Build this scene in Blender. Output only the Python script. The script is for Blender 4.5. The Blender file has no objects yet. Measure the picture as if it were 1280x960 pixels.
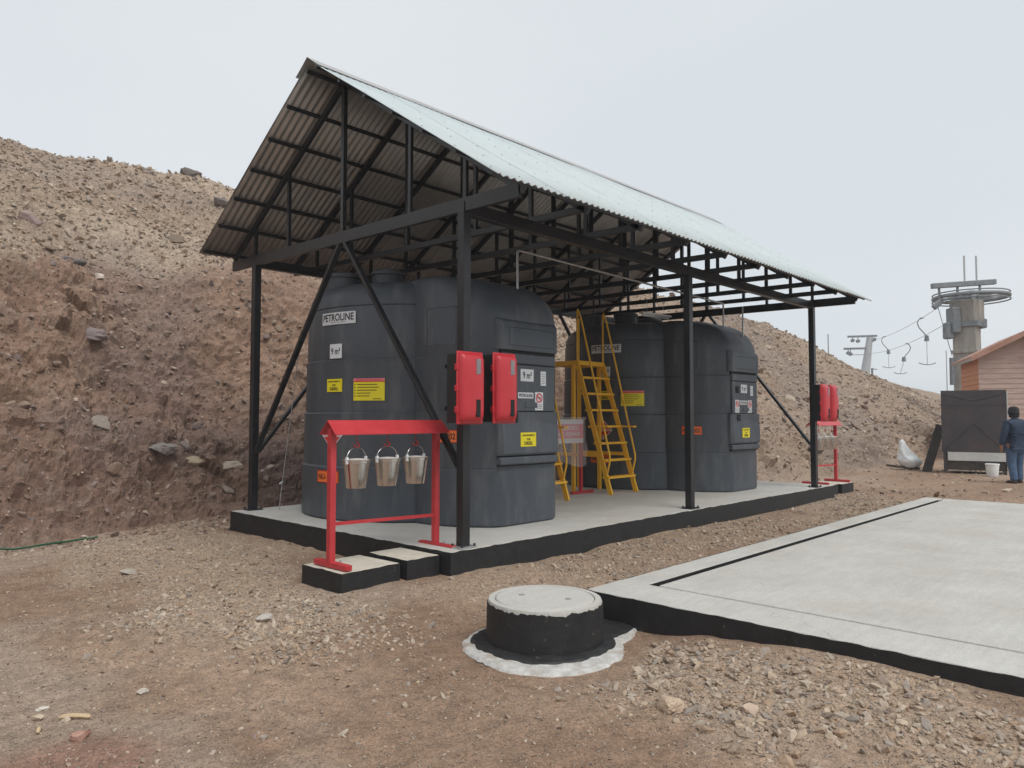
import bpy, bmesh, math, random
import numpy as np
from mathutils import Vector, Matrix

random.seed(7)
rng = np.random.default_rng(11)
R = math.radians
S = bpy.context.scene
COL = S.collection

# ------------------------------------------------------------------ camera
# x runs along the shelter, y across it towards the cut bank, z = 0 is the top of the shelter slab
right = Vector((0.690, -0.7235, 0.001)).normalized()
fwd = Vector((0.7235, 0.6888, 0.0455)).normalized()
up = right.cross(fwd).normalized()
right = fwd.cross(up).normalized()
cam = bpy.data.cameras.new('camera')
cam.sensor_width = 36.0
cam.lens = 36.0 * 923.0 / 1280.0
cam.clip_start = 0.1
cam.clip_end = 3000
camo = bpy.data.objects.new('camera', cam)
COL.objects.link(camo)
M = Matrix((right, up, -fwd)).transposed().to_4x4()
M.translation = Vector((-5.071, -5.504, 1.30))
camo.matrix_world = M
S.camera = camo
CAM = np.array((-5.071, -5.504, 1.30))

# ------------------------------------------------------------------ overcast sky and soft sun
SUN_EL, SUN_AZ = R(56), R(200)          # azimuth measured in the xy plane, direction towards the sun
SUN_AZ = math.atan2(-0.85, -0.10)
world = bpy.data.worlds.new('World')
S.world = world
world.use_nodes = True
wn, wl = world.node_tree.nodes, world.node_tree.links
wn.clear()
out = wn.new('ShaderNodeOutputWorld')
bg_sky = wn.new('ShaderNodeBackground')
bg_cloud = wn.new('ShaderNodeBackground')
mixs = wn.new('ShaderNodeMixShader')
sky = wn.new('ShaderNodeTexSky')
sky.sky_type = 'NISHITA'
sky.sun_disc = False
sky.sun_elevation = SUN_EL
sky.sun_rotation = R(90) - SUN_AZ
sky.altitude = 3000
sky.air_density = 1.0
sky.dust_density = 3.0
bg_sky.inputs['Strength'].default_value = 0.07
wl.new(sky.outputs[0], bg_sky.inputs['Color'])
tc = wn.new('ShaderNodeTexCoord')
mp = wn.new('ShaderNodeMapping')
mp.inputs['Scale'].default_value = (1, 1, 2.2)
wl.new(tc.outputs['Generated'], mp.inputs['Vector'])
nz = wn.new('ShaderNodeTexNoise')
nz.inputs['Scale'].default_value = 1.6
nz.inputs['Detail'].default_value = 4
nz.inputs['Roughness'].default_value = 0.45
wl.new(mp.outputs[0], nz.inputs['Vector'])
cr = wn.new('ShaderNodeValToRGB')
cr.color_ramp.elements[0].position = 0.3
cr.color_ramp.elements[0].color = (0.715, 0.765, 0.80, 1)
cr.color_ramp.elements[1].position = 0.75
cr.color_ramp.elements[1].color = (0.785, 0.82, 0.842, 1)
wl.new(nz.outputs['Fac'], cr.inputs[0])
wl.new(cr.outputs[0], bg_cloud.inputs['Color'])
bg_cloud.inputs['Strength'].default_value = 0.80
mixs.inputs[0].default_value = 0.92
wl.new(bg_sky.outputs[0], mixs.inputs[1])
wl.new(bg_cloud.outputs[0], mixs.inputs[2])
wl.new(mixs.outputs[0], out.inputs[0])

sun = bpy.data.lights.new('sun', 'SUN')
sun.energy = 1.5
sun.angle = R(35)
sun.color = (1.0, 0.965, 0.91)
suno = bpy.data.objects.new('sun', sun)
COL.objects.link(suno)
sd = Vector((math.cos(SUN_AZ) * math.cos(SUN_EL), math.sin(SUN_AZ) * math.cos(SUN_EL), math.sin(SUN_EL)))
suno.rotation_euler = sd.to_track_quat('Z', 'Y').to_euler()
S.view_settings.view_transform = 'Standard'
S.view_settings.look = 'None'
S.view_settings.exposure = 0.40
S.view_settings.gamma = 1.0

# ------------------------------------------------------------------ noise helpers (numpy)
def _h(ix, iy, iz, seed):
    n = (ix.astype(np.int64) * 374761393 + iy.astype(np.int64) * 668265263 + iz.astype(np.int64) * 2147483647 + seed * 974711) & 0xffffffff
    n = ((n ^ (n >> 13)) * 1274126177) & 0xffffffff
    n = ((n ^ (n >> 16)) * 2246822519) & 0xffffffff
    return ((n ^ (n >> 15)) & 0xffffff) / float(0xffffff)

def vnoise(x, y, z=None, seed=0):
    if z is None: z = np.zeros_like(x)
    ix, iy, iz = np.floor(x), np.floor(y), np.floor(z)
    fx, fy, fz = x - ix, y - iy, z - iz
    u, v, w = [f * f * f * (f * (f * 6 - 15) + 10) for f in (fx, fy, fz)]
    r = 0
    for a in (0, 1):
        for b in (0, 1):
            for c in (0, 1):
                r = r + _h(ix + a, iy + b, iz + c, seed) * (u if a else 1 - u) * (v if b else 1 - v) * (w if c else 1 - w)
    return r * 2 - 1

def fbm(x, y, z=None, oct=4, seed=0, gain=0.5):
    if z is None: z = np.zeros_like(x)
    r, a, f = 0, 1.0, 1.0
    for o in range(oct):
        r = r + a * vnoise(x * f, y * f, z * f, seed + o * 17)
        a *= gain; f *= 2.03
    return r

def worley(x, y, z, seed=0):
    ix, iy, iz = np.floor(x), np.floor(y), np.floor(z)
    d1 = np.full(x.shape, 9.0); d2 = np.full(x.shape, 9.0); cid = np.zeros(x.shape)
    for a in (-1, 0, 1):
        for b in (-1, 0, 1):
            for c in (-1, 0, 1):
                jx, jy, jz = ix + a, iy + b, iz + c
                d = np.sqrt((jx + _h(jx, jy, jz, seed) - x) ** 2 + (jy + _h(jx, jy, jz, seed + 1) - y) ** 2 + (jz + _h(jx, jy, jz, seed + 2) - z) ** 2)
                cl = d < d1
                d2 = np.where(cl, d1, np.minimum(d2, d))
                cid = np.where(cl, _h(jx, jy, jz, seed + 3), cid)
                d1 = np.where(cl, d, d1)
    return d1, d2, cid

def smooth(a, b, x):
    t = np.clip((x - a) / (b - a), 0, 1)
    return t * t * (3 - 2 * t)

# ------------------------------------------------------------------ materials
MATS = {}
def mat(name, c1, c2=None, rough=0.6, metal=0.0, scale=6.0, detail=5, bump=0.0, bscale=40.0, spec=0.5, c3=None, s3=1.2, stretch=None, rvar=0.0, p3=(0.5, 0.7), coat=0.0):
    m = bpy.data.materials.new(name); m.use_nodes = True
    n, l = m.node_tree.nodes, m.node_tree.links
    b = n['Principled BSDF']
    b.inputs['Roughness'].default_value = rough
    b.inputs['Metallic'].default_value = metal
    b.inputs['Specular IOR Level'].default_value = spec
    b.inputs['Coat Weight'].default_value = coat
    b.inputs['Base Color'].default_value = (*c1, 1)
    tcn = n.new('ShaderNodeTexCoord'); vec = tcn.outputs['Object']
    if stretch:
        mpn = n.new('ShaderNodeMapping'); mpn.inputs['Scale'].default_value = stretch
        l.new(vec, mpn.inputs['Vector']); vec = mpn.outputs[0]
    if c2:
        t = n.new('ShaderNodeTexNoise'); t.inputs['Scale'].default_value = scale; t.inputs['Detail'].default_value = detail
        t.inputs['Roughness'].default_value = 0.6
        l.new(vec, t.inputs['Vector'])
        r = n.new('ShaderNodeValToRGB'); r.color_ramp.elements[0].position = 0.32; r.color_ramp.elements[1].position = 0.68
        r.color_ramp.elements[0].color = (*c1, 1); r.color_ramp.elements[1].color = (*c2, 1)
        l.new(t.outputs['Fac'], r.inputs[0]); colr = r.outputs[0]
        if c3:
            t3 = n.new('ShaderNodeTexNoise'); t3.inputs['Scale'].default_value = s3; t3.inputs['Detail'].default_value = 6; t3.inputs['Roughness'].default_value = 0.65
            l.new(vec, t3.inputs['Vector'])
            r3 = n.new('ShaderNodeValToRGB'); r3.color_ramp.elements[0].position = p3[0]; r3.color_ramp.elements[1].position = p3[1]
            l.new(t3.outputs['Fac'], r3.inputs[0])
            mx = n.new('ShaderNodeMix'); mx.data_type = 'RGBA'
            l.new(r3.outputs[0], mx.inputs['Factor']); l.new(colr, mx.inputs['A']); mx.inputs['B'].default_value = (*c3, 1)
            colr = mx.outputs['Result']
        l.new(colr, b.inputs['Base Color'])
        if rvar:
            mr = n.new('ShaderNodeMapRange'); mr.inputs['To Min'].default_value = rough - rvar; mr.inputs['To Max'].default_value = rough + rvar
            l.new(t.outputs['Fac'], mr.inputs['Value']); l.new(mr.outputs[0], b.inputs['Roughness'])
    if bump:
        tb = n.new('ShaderNodeTexNoise'); tb.inputs['Scale'].default_value = bscale; tb.inputs['Detail'].default_value = 6; tb.inputs['Roughness'].default_value = 0.6
        l.new(tcn.outputs['Object'], tb.inputs['Vector'])
        bp = n.new('ShaderNodeBump'); bp.inputs['Strength'].default_value = bump; bp.inputs['Distance'].default_value = 0.02
        l.new(tb.outputs['Fac'], bp.inputs['Height']); l.new(bp.outputs[0], b.inputs['Normal'])
    MATS[name] = m
    return m

mat('black_steel', (0.012, 0.012, 0.014), (0.022, 0.022, 0.026), rough=0.36, scale=3, bump=0.04, bscale=60, c3=(0.055, 0.048, 0.042), s3=5, p3=(0.58, 0.9))
mat('black_paint', (0.010, 0.010, 0.011), (0.020, 0.020, 0.021), rough=0.6, scale=9, bump=0.22, bscale=60, c3=(0.20, 0.17, 0.145), s3=24, p3=(0.63, 0.8))
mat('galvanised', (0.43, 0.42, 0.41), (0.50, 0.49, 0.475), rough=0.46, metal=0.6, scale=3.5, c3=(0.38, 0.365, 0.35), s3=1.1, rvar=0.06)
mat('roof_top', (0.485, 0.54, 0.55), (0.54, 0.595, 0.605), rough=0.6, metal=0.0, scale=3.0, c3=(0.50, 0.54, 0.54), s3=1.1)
mat('tank_plastic', (0.064, 0.075, 0.091), (0.084, 0.096, 0.113), rough=0.48, scale=2.6, bump=0.08, bscale=18, c3=(0.165, 0.172, 0.178), s3=3.4, p3=(0.50, 0.86), rvar=0.10, stretch=(1.3, 1.3, 0.35))
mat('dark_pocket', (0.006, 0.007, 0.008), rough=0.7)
mat('concrete_wash', (0.42, 0.40, 0.37), (0.62, 0.61, 0.59), rough=0.95, scale=14, detail=8, bump=0.6, bscale=40, c3=(0.34, 0.26, 0.20), s3=5, p3=(0.50, 0.72))
mat('cream_concrete', (0.52, 0.48, 0.40), (0.64, 0.59, 0.50), rough=0.9, scale=7, bump=0.5, bscale=80, c3=(0.40, 0.36, 0.30), s3=12, p3=(0.55, 0.75))
mat('red_paint', (0.48, 0.034, 0.042), (0.55, 0.048, 0.056), rough=0.42, scale=8, bump=0.03, c3=(0.42, 0.03, 0.03), s3=7, p3=(0.55, 0.8))
mat('red_plastic', (0.50, 0.026, 0.036), (0.55, 0.036, 0.048), rough=0.36, scale=4)
mat('black_plastic', (0.012, 0.012, 0.014), rough=0.45)
mat('window_grey', (0.16, 0.15, 0.16), (0.30, 0.28, 0.29), rough=0.2, scale=5)
mat('yellow_paint', (0.92, 0.48, 0.025), (0.96, 0.55, 0.045), rough=0.45, scale=6, c3=(0.55, 0.24, 0.03), s3=8, p3=(0.6, 0.85))
mat('bucket_steel', (0.60, 0.585, 0.56), (0.72, 0.70, 0.67), rough=0.22, metal=1.0, scale=5, bump=0.05, bscale=12)
mat('sand', (0.62, 0.60, 0.56), (0.72, 0.70, 0.66), rough=0.95, scale=30, bump=0.6, bscale=90)
mat('white_board', (0.74, 0.76, 0.78), rough=0.4)
mat('ink_black', (0.012, 0.012, 0.015), rough=0.5)
mat('sign_yellow', (0.86, 0.72, 0.015), rough=0.45)
mat('sign_orange', (0.88, 0.19, 0.03), rough=0.45)
mat('sign_pink', (0.80, 0.24, 0.28), rough=0.45)
mat('sign_red', (0.66, 0.02, 0.025), rough=0.45)
mat('zinc_pipe', (0.45, 0.46, 0.47), (0.56, 0.57, 0.58), rough=0.4, metal=0.7, scale=12)
mat('lamp_white', (0.78, 0.79, 0.80), rough=0.35)
mat('green_rubber', (0.02, 0.085, 0.04), rough=0.5)
mat('tower_concrete', (0.29, 0.27, 0.24), (0.38, 0.355, 0.32), rough=0.9, scale=1.5, detail=8, bump=0.3, bscale=20, c3=(0.20, 0.18, 0.16), s3=2.5, stretch=(2, 2, 0.4))
mat('lift_steel', (0.17, 0.19, 0.205), (0.25, 0.265, 0.28), rough=0.55, metal=0.3, scale=4)
mat('pale_steel', (0.42, 0.43, 0.44), (0.5, 0.51, 0.52), rough=0.5, metal=0.5, scale=4)
mat('plank_pink', (0.47, 0.335, 0.28), (0.58, 0.435, 0.375), rough=0.75, scale=3, stretch=(1, 1, 6), bump=0.2, bscale=30, c3=(0.43, 0.29, 0.24), s3=2)
mat('plank_orange', (0.52, 0.21, 0.10), (0.60, 0.265, 0.135), rough=0.7, scale=3, stretch=(1, 1, 6), bump=0.2, bscale=30)
mat('roof_brown', (0.36, 0.19, 0.13), (0.45, 0.26, 0.19), rough=0.7, scale=3)
mat('cabinet_steel', (0.052, 0.046, 0.052), (0.078, 0.068, 0.072), rough=0.55, metal=0.2, scale=2.2, c3=(0.12, 0.066, 0.06), s3=2.0, p3=(0.52, 0.8))
mat('old_wood', (0.035, 0.03, 0.028), (0.07, 0.06, 0.05), rough=0.85, scale=5, bump=0.4, bscale=25)
mat('pale_panel', (0.52, 0.52, 0.5), (0.62, 0.62, 0.6), rough=0.6, scale=4)
mat('white_plastic', (0.80, 0.82, 0.82), (0.86, 0.88, 0.88), rough=0.45, scale=7, bump=0.3, bscale=14)
mat('skin', (0.32, 0.17, 0.11), rough=0.6)
mat('denim', (0.045, 0.085, 0.16), (0.085, 0.14, 0.24), rough=0.9, scale=9, bump=0.4, bscale=14)
mat('jacket_blue', (0.010, 0.024, 0.055), (0.02, 0.04, 0.085), rough=0.75, scale=6, bump=0.6, bscale=9)
mat('cap_black', (0.010, 0.010, 0.013), rough=0.85)
mat('shoe', (0.04, 0.03, 0.025), rough=0.7)
mat('brick_red', (0.40, 0.21, 0.16), (0.50, 0.31, 0.25), rough=0.9, scale=14, bump=0.5, bscale=40)
mat('wood_pale', (0.52, 0.38, 0.23), (0.62, 0.48, 0.31), rough=0.85, scale=12, stretch=(1, 6, 6), bump=0.3)
mat('scrub', (0.07, 0.075, 0.035), (0.14, 0.13, 0.065), rough=0.9, scale=9)
# clear plastic film
m = bpy.data.materials.new('plastic_film'); m.use_nodes = True
nn, ll = m.node_tree.nodes, m.node_tree.links
pb = nn['Principled BSDF']; pb.inputs['Base Color'].default_value = (0.75, 0.66, 0.66, 1); pb.inputs['Roughness'].default_value = 0.35
tr = nn.new('ShaderNodeBsdfTransparent'); mxs = nn.new('ShaderNodeMixShader'); mxs.inputs[0].default_value = 0.30
ll.new(tr.outputs[0], mxs.inputs[1]); ll.new(pb.outputs[0], mxs.inputs[2]); ll.new(mxs.outputs[0], nn['Material Output'].inputs[0])
MATS['plastic_film'] = m

def concrete_mat(name):
    m = bpy.data.materials.new(name); m.use_nodes = True
    n, l = m.node_tree.nodes, m.node_tree.links
    b = n['Principled BSDF']; b.inputs['Roughness'].default_value = 0.86; b.inputs['Specular IOR Level'].default_value = 0.3
    tcn = n.new('ShaderNodeTexCoord'); v = tcn.outputs['Object']
    def noise(sc, det, rough=0.6, vec=v):
        t = n.new('ShaderNodeTexNoise'); t.inputs['Scale'].default_value = sc; t.inputs['Detail'].default_value = det; t.inputs['Roughness'].default_value = rough
        l.new(vec, t.inputs['Vector']); return t.outputs['Fac']
    def ramp(f, p0, p1, c0, c1):
        r = n.new('ShaderNodeValToRGB'); r.color_ramp.elements[0].position = p0; r.color_ramp.elements[1].position = p1
        r.color_ramp.elements[0].color = (*c0, 1); r.color_ramp.elements[1].color = (*c1, 1); l.new(f, r.inputs[0]); return r.outputs[0]
    def mix(f, a, bb, mode='MIX'):
        x = n.new('ShaderNodeMix'); x.data_type = 'RGBA'; x.blend_type = mode
        if isinstance(f, float): x.inputs['Factor'].default_value = f
        else: l.new(f, x.inputs['Factor'])
        for k, q in (('A', a), ('B', bb)):
            if isinstance(q, tuple): x.inputs[k].default_value = (*q, 1)
            else: l.new(q, x.inputs[k])
        return x.outputs['Result']
    base = ramp(noise(1.3, 9, 0.72), 0.3, 0.72, (0.45, 0.435, 0.405), (0.565, 0.55, 0.515))
    mpn = n.new('ShaderNodeMapping'); mpn.inputs['Scale'].default_value = (1.2, 9, 1); mpn.inputs['Rotation'].default_value = (0, 0, 0.25); l.new(v, mpn.inputs['Vector'])
    trowel = ramp(noise(2.2, 4, 0.5, mpn.outputs[0]), 0.35, 0.65, (0.96, 0.96, 0.96), (1.03, 1.03, 1.03))
    c = mix(1.0, base, trowel, 'MULTIPLY')
    speck = ramp(noise(75, 3), 0.3, 0.7, (0.88, 0.88, 0.88), (1.08, 1.08, 1.08)); c = mix(1.0, c, speck, 'MULTIPLY')
    dirt = ramp(noise(0.55, 8, 0.7), 0.50, 0.74, (0, 0, 0), (0.6, 0.6, 0.6)); c = mix(dirt, c, (0.42, 0.345, 0.275))
    spots = ramp(noise(7.0, 6, 0.7), 0.64, 0.72, (0, 0, 0), (0.4, 0.4, 0.4)); c = mix(spots, c, (0.40, 0.37, 0.335))
    wv = n.new('ShaderNodeVectorMath'); wv.operation = 'MULTIPLY_ADD'
    tn = n.new('ShaderNodeTexNoise'); tn.inputs['Scale'].default_value = 2.5; tn.inputs['Detail'].default_value = 5; l.new(v, tn.inputs['Vector'])
    l.new(tn.outputs['Color'], wv.inputs[0]); wv.inputs[1].default_value = (0.5, 0.5, 0.5); l.new(v, wv.inputs[2])
    vo = n.new('ShaderNodeTexVoronoi'); vo.feature = 'DISTANCE_TO_EDGE'; vo.inputs['Scale'].default_value = 0.75; l.new(wv.outputs[0], vo.inputs['Vector'])
    ck = ramp(vo.outputs['Distance'], 0.0015, 0.005, (0.5, 0.5, 0.5), (0, 0, 0))
    cm = ramp(noise(0.9, 2), 0.50, 0.60, (0, 0, 0), (1, 1, 1)); ckm = mix(1.0, ck, cm, 'MULTIPLY')
    c = mix(ckm, c, (0.26, 0.24, 0.22))
    l.new(c, b.inputs['Base Color'])
    bp = n.new('ShaderNodeBump'); bp.inputs['Strength'].default_value = 0.3; bp.inputs['Distance'].default_value = 0.01
    l.new(noise(60, 6), bp.inputs['Height']); l.new(bp.outputs[0], b.inputs['Normal'])
    MATS[name] = m
concrete_mat('concrete')

def stone_mat(name):
    """stones coloured one by one through a per-stone colour attribute, with mineral mottling"""
    m = bpy.data.materials.new(name); m.use_nodes = True
    n, l = m.node_tree.nodes, m.node_tree.links
    b = n['Principled BSDF']; b.inputs['Roughness'].default_value = 0.92; b.inputs['Specular IOR Level'].default_value = 0.25
    a = n.new('ShaderNodeAttribute'); a.attribute_name = 'stone_colour'
    t = n.new('ShaderNodeTexNoise'); t.inputs['Scale'].default_value = 45; t.inputs['Detail'].default_value = 5
    tcn = n.new('ShaderNodeTexCoord'); l.new(tcn.outputs['Object'], t.inputs['Vector'])
    mr = n.new('ShaderNodeMapRange'); mr.inputs['To Min'].default_value = 0.72; mr.inputs['To Max'].default_value = 1.28
    l.new(t.outputs['Fac'], mr.inputs['Value'])
    mx = n.new('ShaderNodeMix'); mx.data_type = 'RGBA'; mx.blend_type = 'MULTIPLY'; mx.inputs['Factor'].default_value = 1
    l.new(a.outputs['Color'], mx.inputs['A']); l.new(mr.outputs[0], mx.inputs['B'])
    l.new(mx.outputs['Result'], b.inputs['Base Color'])
    bp = n.new('ShaderNodeBump'); bp.inputs['Strength'].default_value = 0.5; bp.inputs['Distance'].default_value = 0.01
    l.new(t.outputs['Fac'], bp.inputs['Height']); l.new(bp.outputs[0], b.inputs['Normal'])
    MATS[name] = m
stone_mat('stone')

def earth_mat(name):
    """dirt: colour from a per-vertex soil colour (soil kinds), broken up by fine grit"""
    m = bpy.data.materials.new(name); m.use_nodes = True
    n, l = m.node_tree.nodes, m.node_tree.links
    b = n['Principled BSDF']; b.inputs['Roughness'].default_value = 0.95; b.inputs['Specular IOR Level'].default_value = 0.2
    a = n.new('ShaderNodeAttribute'); a.attribute_name = 'soil_colour'
    tcn = n.new('ShaderNodeTexCoord'); v = tcn.outputs['Object']
    t1 = n.new('ShaderNodeTexNoise'); t1.inputs['Scale'].default_value = 9; t1.inputs['Detail'].default_value = 8; t1.inputs['Roughness'].default_value = 0.68
    t2 = n.new('ShaderNodeTexVoronoi'); t2.inputs['Scale'].default_value = 42; t2.inputs['Randomness'].default_value = 1
    t3 = n.new('ShaderNodeTexNoise'); t3.inputs['Scale'].default_value = 110; t3.inputs['Detail'].default_value = 3
    t4 = n.new('ShaderNodeTexVoronoi'); t4.inputs['Scale'].default_value = 95; t4.inputs['Randomness'].default_value = 1
    for t in (t1, t2, t3, t4): l.new(v, t.inputs['Vector'])
    mr = n.new('ShaderNodeMapRange'); mr.inputs['From Min'].default_value = 0.25; mr.inputs['From Max'].default_value = 0.75
    mr.inputs['To Min'].default_value = 0.62; mr.inputs['To Max'].default_value = 1.30
    l.new(t1.outputs['Fac'], mr.inputs['Value'])
    mx = n.new('ShaderNodeMix'); mx.data_type = 'RGBA'; mx.blend_type = 'MULTIPLY'; mx.inputs['Factor'].default_value = 1
    l.new(a.outputs['Color'], mx.inputs['A']); l.new(mr.outputs[0], mx.inputs['B'])
    # pale grit: random cells lighter
    sp = n.new('ShaderNodeSeparateColor'); l.new(t2.outputs['Color'], sp.inputs[0])
    g1 = n.new('ShaderNodeMapRange'); g1.inputs['From Min'].default_value = 0.80; g1.inputs['From Max'].default_value = 0.86; g1.inputs['To Max'].default_value = 0.55
    l.new(sp.outputs[0], g1.inputs['Value'])
    dm = n.new('ShaderNodeMapRange'); dm.inputs['From Min'].default_value = 0.28; dm.inputs['From Max'].default_value = 0.42; dm.inputs['To Min'].default_value = 1; dm.inputs['To Max'].default_value = 0
    l.new(t2.outputs['Distance'], dm.inputs['Value'])
    mu = n.new('ShaderNodeMath'); mu.operation = 'MULTIPLY'; l.new(g1.outputs[0], mu.inputs[0]); l.new(dm.outputs[0], mu.inputs[1])
    mx2 = n.new('ShaderNodeMix'); mx2.data_type = 'RGBA'; mx2.inputs['B'].default_value = (0.46, 0.39, 0.33, 1)
    l.new(mu.outputs[0], mx2.inputs['Factor']); l.new(mx.outputs['Result'], mx2.inputs['A'])
    sp4 = n.new('ShaderNodeSeparateColor'); l.new(t4.outputs['Color'], sp4.inputs[0])
    g4 = n.new('ShaderNodeMapRange'); g4.inputs['From Min'].default_value = 0.0; g4.inputs['From Max'].default_value = 1.0; g4.inputs['To Min'].default_value = 0.78; g4.inputs['To Max'].default_value = 1.22
    l.new(sp4.outputs[1], g4.inputs['Value'])
    mx3 = n.new('ShaderNodeMix'); mx3.data_type = 'RGBA'; mx3.blend_type = 'MULTIPLY'; mx3.inputs['Factor'].default_value = 1
    l.new(mx2.outputs['Result'], mx3.inputs['A']); l.new(g4.outputs[0], mx3.inputs['B'])
    l.new(mx3.outputs['Result'], b.inputs['Base Color'])
    ad = n.new('ShaderNodeMath'); ad.operation = 'ADD'; l.new(t1.outputs['Fac'], ad.inputs[0])
    ad2 = n.new('ShaderNodeMath'); ad2.operation = 'MULTIPLY_ADD'; ad2.inputs[1].default_value = 0.25
    l.new(t3.outputs['Fac'], ad2.inputs[0]); l.new(mu.outputs[0], ad2.inputs[2]); l.new(ad2.outputs[0], ad.inputs[1])
    bp = n.new('ShaderNodeBump'); bp.inputs['Strength'].default_value = 1.0; bp.inputs['Distance'].default_value = 0.04
    l.new(ad.outputs[0], bp.inputs['Height']); l.new(bp.outputs[0], b.inputs['Normal'])
    MATS[name] = m
earth_mat('earth')

# ------------------------------------------------------------------ object helpers
ORIG = {}
def tag(o, label=None, cat=None, group=None, kind=None):
    if label: o['label'] = label
    if cat: o['category'] = cat
    if group: o['group'] = group
    if kind: o['kind'] = kind
    return o

def thing(name, loc, label, cat, group=None):
    o = bpy.data.objects.new(name, None)
    o.empty_display_size = 0.2
    COL.objects.link(o)
    o.location = loc
    ORIG[o.name] = Vector(loc)
    return tag(o, label, cat, group)

class MB:
    """collects shapes in world coordinates; build() links them as one mesh object"""
    def __init__(s): s.v = []; s.f = []; s.mi = []; s.cur = 0
    def add(s, vs, fs):
        b = len(s.v); s.v += [tuple(p) for p in vs]
        for f in fs: s.f.append(tuple(i + b for i in f)); s.mi.append(s.cur)
        return s
    def box(s, lo, hi):
        x0, y0, z0 = lo; x1, y1, z1 = hi
        return s.add([(x0, y0, z0), (x1, y0, z0), (x1, y1, z0), (x0, y1, z0), (x0, y0, z1), (x1, y0, z1), (x1, y1, z1), (x0, y1, z1)],
                     [(3, 2, 1, 0), (4, 5, 6, 7), (0, 1, 5, 4), (1, 2, 6, 5), (2, 3, 7, 6), (3, 0, 4, 7)])
    def beam(s, a, b, w, h, ref=(0, 0, 1)):
        a, b = Vector(a), Vector(b); d = (b - a).normalized(); ref = Vector(ref)
        if abs(d.dot(ref)) > 0.98: ref = Vector((1, 0, 0))
        u = d.cross(ref).normalized(); t = u.cross(d).normalized()
        vs = []
        for p in (a, b):
            for su, st in ((-1, -1), (1, -1), (1, 1), (-1, 1)): vs.append(p + u * su * w / 2 + t * st * h / 2)
        return s.add(vs, [(0, 1, 2, 3), (7, 6, 5, 4), (1, 0, 4, 5), (2, 1, 5, 6), (3, 2, 6, 7), (0, 3, 7, 4)])
    def tube(s, pts, r, n=8, cap=True):
        pts = [Vector(p) for p in pts]; rs = r if isinstance(r, (list, tuple)) else [r] * len(pts)
        vs = []; prev = None
        for i, p in enumerate(pts):
            d = (pts[min(i + 1, len(pts) - 1)] - pts[max(i - 1, 0)]).normalized()
            if prev is None:
                u = d.cross(Vector((0, 0, 1)) if abs(d.z) < 0.9 else Vector((1, 0, 0))).normalized()
            else:
                u = (prev - d * prev.dot(d)).normalized()
            prev = u; w = d.cross(u)
            for k in range(n):
                a = 2 * math.pi * k / n; vs.append(p + (u * math.cos(a) + w * math.sin(a)) * rs[i])
        fs = []
        for i in range(len(pts) - 1):
            for k in range(n):
                a, b2 = i * n + k, i * n + (k + 1) % n
                fs.append((a, b2, b2 + n, a + n))
        if cap:
            fs.append(tuple(reversed(range(n)))); fs.append(tuple(range((len(pts) - 1) * n, len(pts) * n)))
        return s.add(vs, fs)
    def lathe(s, prof, c=(0, 0, 0), n=32, capb=True, capt=True):
        vs = []; fs = []
        for r, z in prof:
            for k in range(n):
                a = 2 * math.pi * k / n; vs.append((c[0] + r * math.cos(a), c[1] + r * math.sin(a), c[2] + z))
        for i in range(len(prof) - 1):
            for k in range(n):
                a, b = i * n + k, i * n + (k + 1) % n; fs.append((a, b, b + n, a + n))
        if capb: fs.append(tuple(reversed(range(n))))
        if capt: fs.append(tuple(range((len(prof) - 1) * n, len(prof) * n)))
        return s.add(vs, fs)
    def loft(s, rings, capb=True, capt=True):
        n = len(rings[0]); vs = [p for r in rings for p in r]; fs = []
        for i in range(len(rings) - 1):
            for k in range(n):
                a, b = i * n + k, i * n + (k + 1) % n; fs.append((a, b, b + n, a + n))
        if capb: fs.append(tuple(reversed(range(n))))
        if capt: fs.append(tuple(range((len(rings) - 1) * n, len(rings) * n)))
        return s.add(vs, fs)
    def prism(s, poly, z0, z1):
        return s.loft([[(x, y, z0) for x, y in poly], [(x, y, z1) for x, y in poly]])
    def build(s, name, material, parent=None, bevel=0.0, smooth_ang=None, origin=None, seg=2):
        org = Vector((0, 0, 0))
        if parent is not None: org = ORIG[parent.name]
        elif origin is not None: org = Vector(origin)
        if parent is not None and parent.name == 'shelter':
            s.v = [(p[0], p[1], p[2] + 0.016 * (p[1] - 2.19)) if p[2] > 3.0 else p for p in s.v]
        me = bpy.data.meshes.new(name)
        me.from_pydata([(p[0] - org.x, p[1] - org.y, p[2] - org.z) for p in s.v], [], s.f)
        for mm in (material if isinstance(material, (list, tuple)) else [material]): me.materials.append(MATS[mm])
        if any(s.mi): me.polygons.foreach_set('material_index', s.mi)
        if smooth_ang:
            me.polygons.foreach_set('use_smooth', [True] * len(me.polygons)); me.set_sharp_from_angle(angle=R(smooth_ang))
        o = bpy.data.objects.new(name, me); COL.objects.link(o)
        ORIG[o.name] = org
        if parent is not None: o.parent = parent
        else: o.location = org
        if bevel:
            bv = o.modifiers.new('bevel', 'BEVEL'); bv.width = bevel; bv.segments = seg; bv.limit_method = 'ANGLE'; bv.angle_limit = R(40)
        return o

def np_mesh(name, V, F, material, smooth_shade=False):
    me = bpy.data.meshes.new(name); k = F.shape[1]
    me.vertices.add(len(V)); me.vertices.foreach_set('co', V.astype(np.float32).ravel())
    me.loops.add(F.size); me.loops.foreach_set('vertex_index', F.astype(np.int32).ravel())
    me.polygons.add(len(F)); me.polygons.foreach_set('loop_start', np.arange(0, F.size, k, dtype=np.int32))
    me.polygons.foreach_set('use_smooth', np.full(len(F), bool(smooth_shade)))
    me.materials.append(MATS[material]); me.update(calc_edges=True); me.validate()
    o = bpy.data.objects.new(name, me); COL.objects.link(o)
    return o

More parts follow.
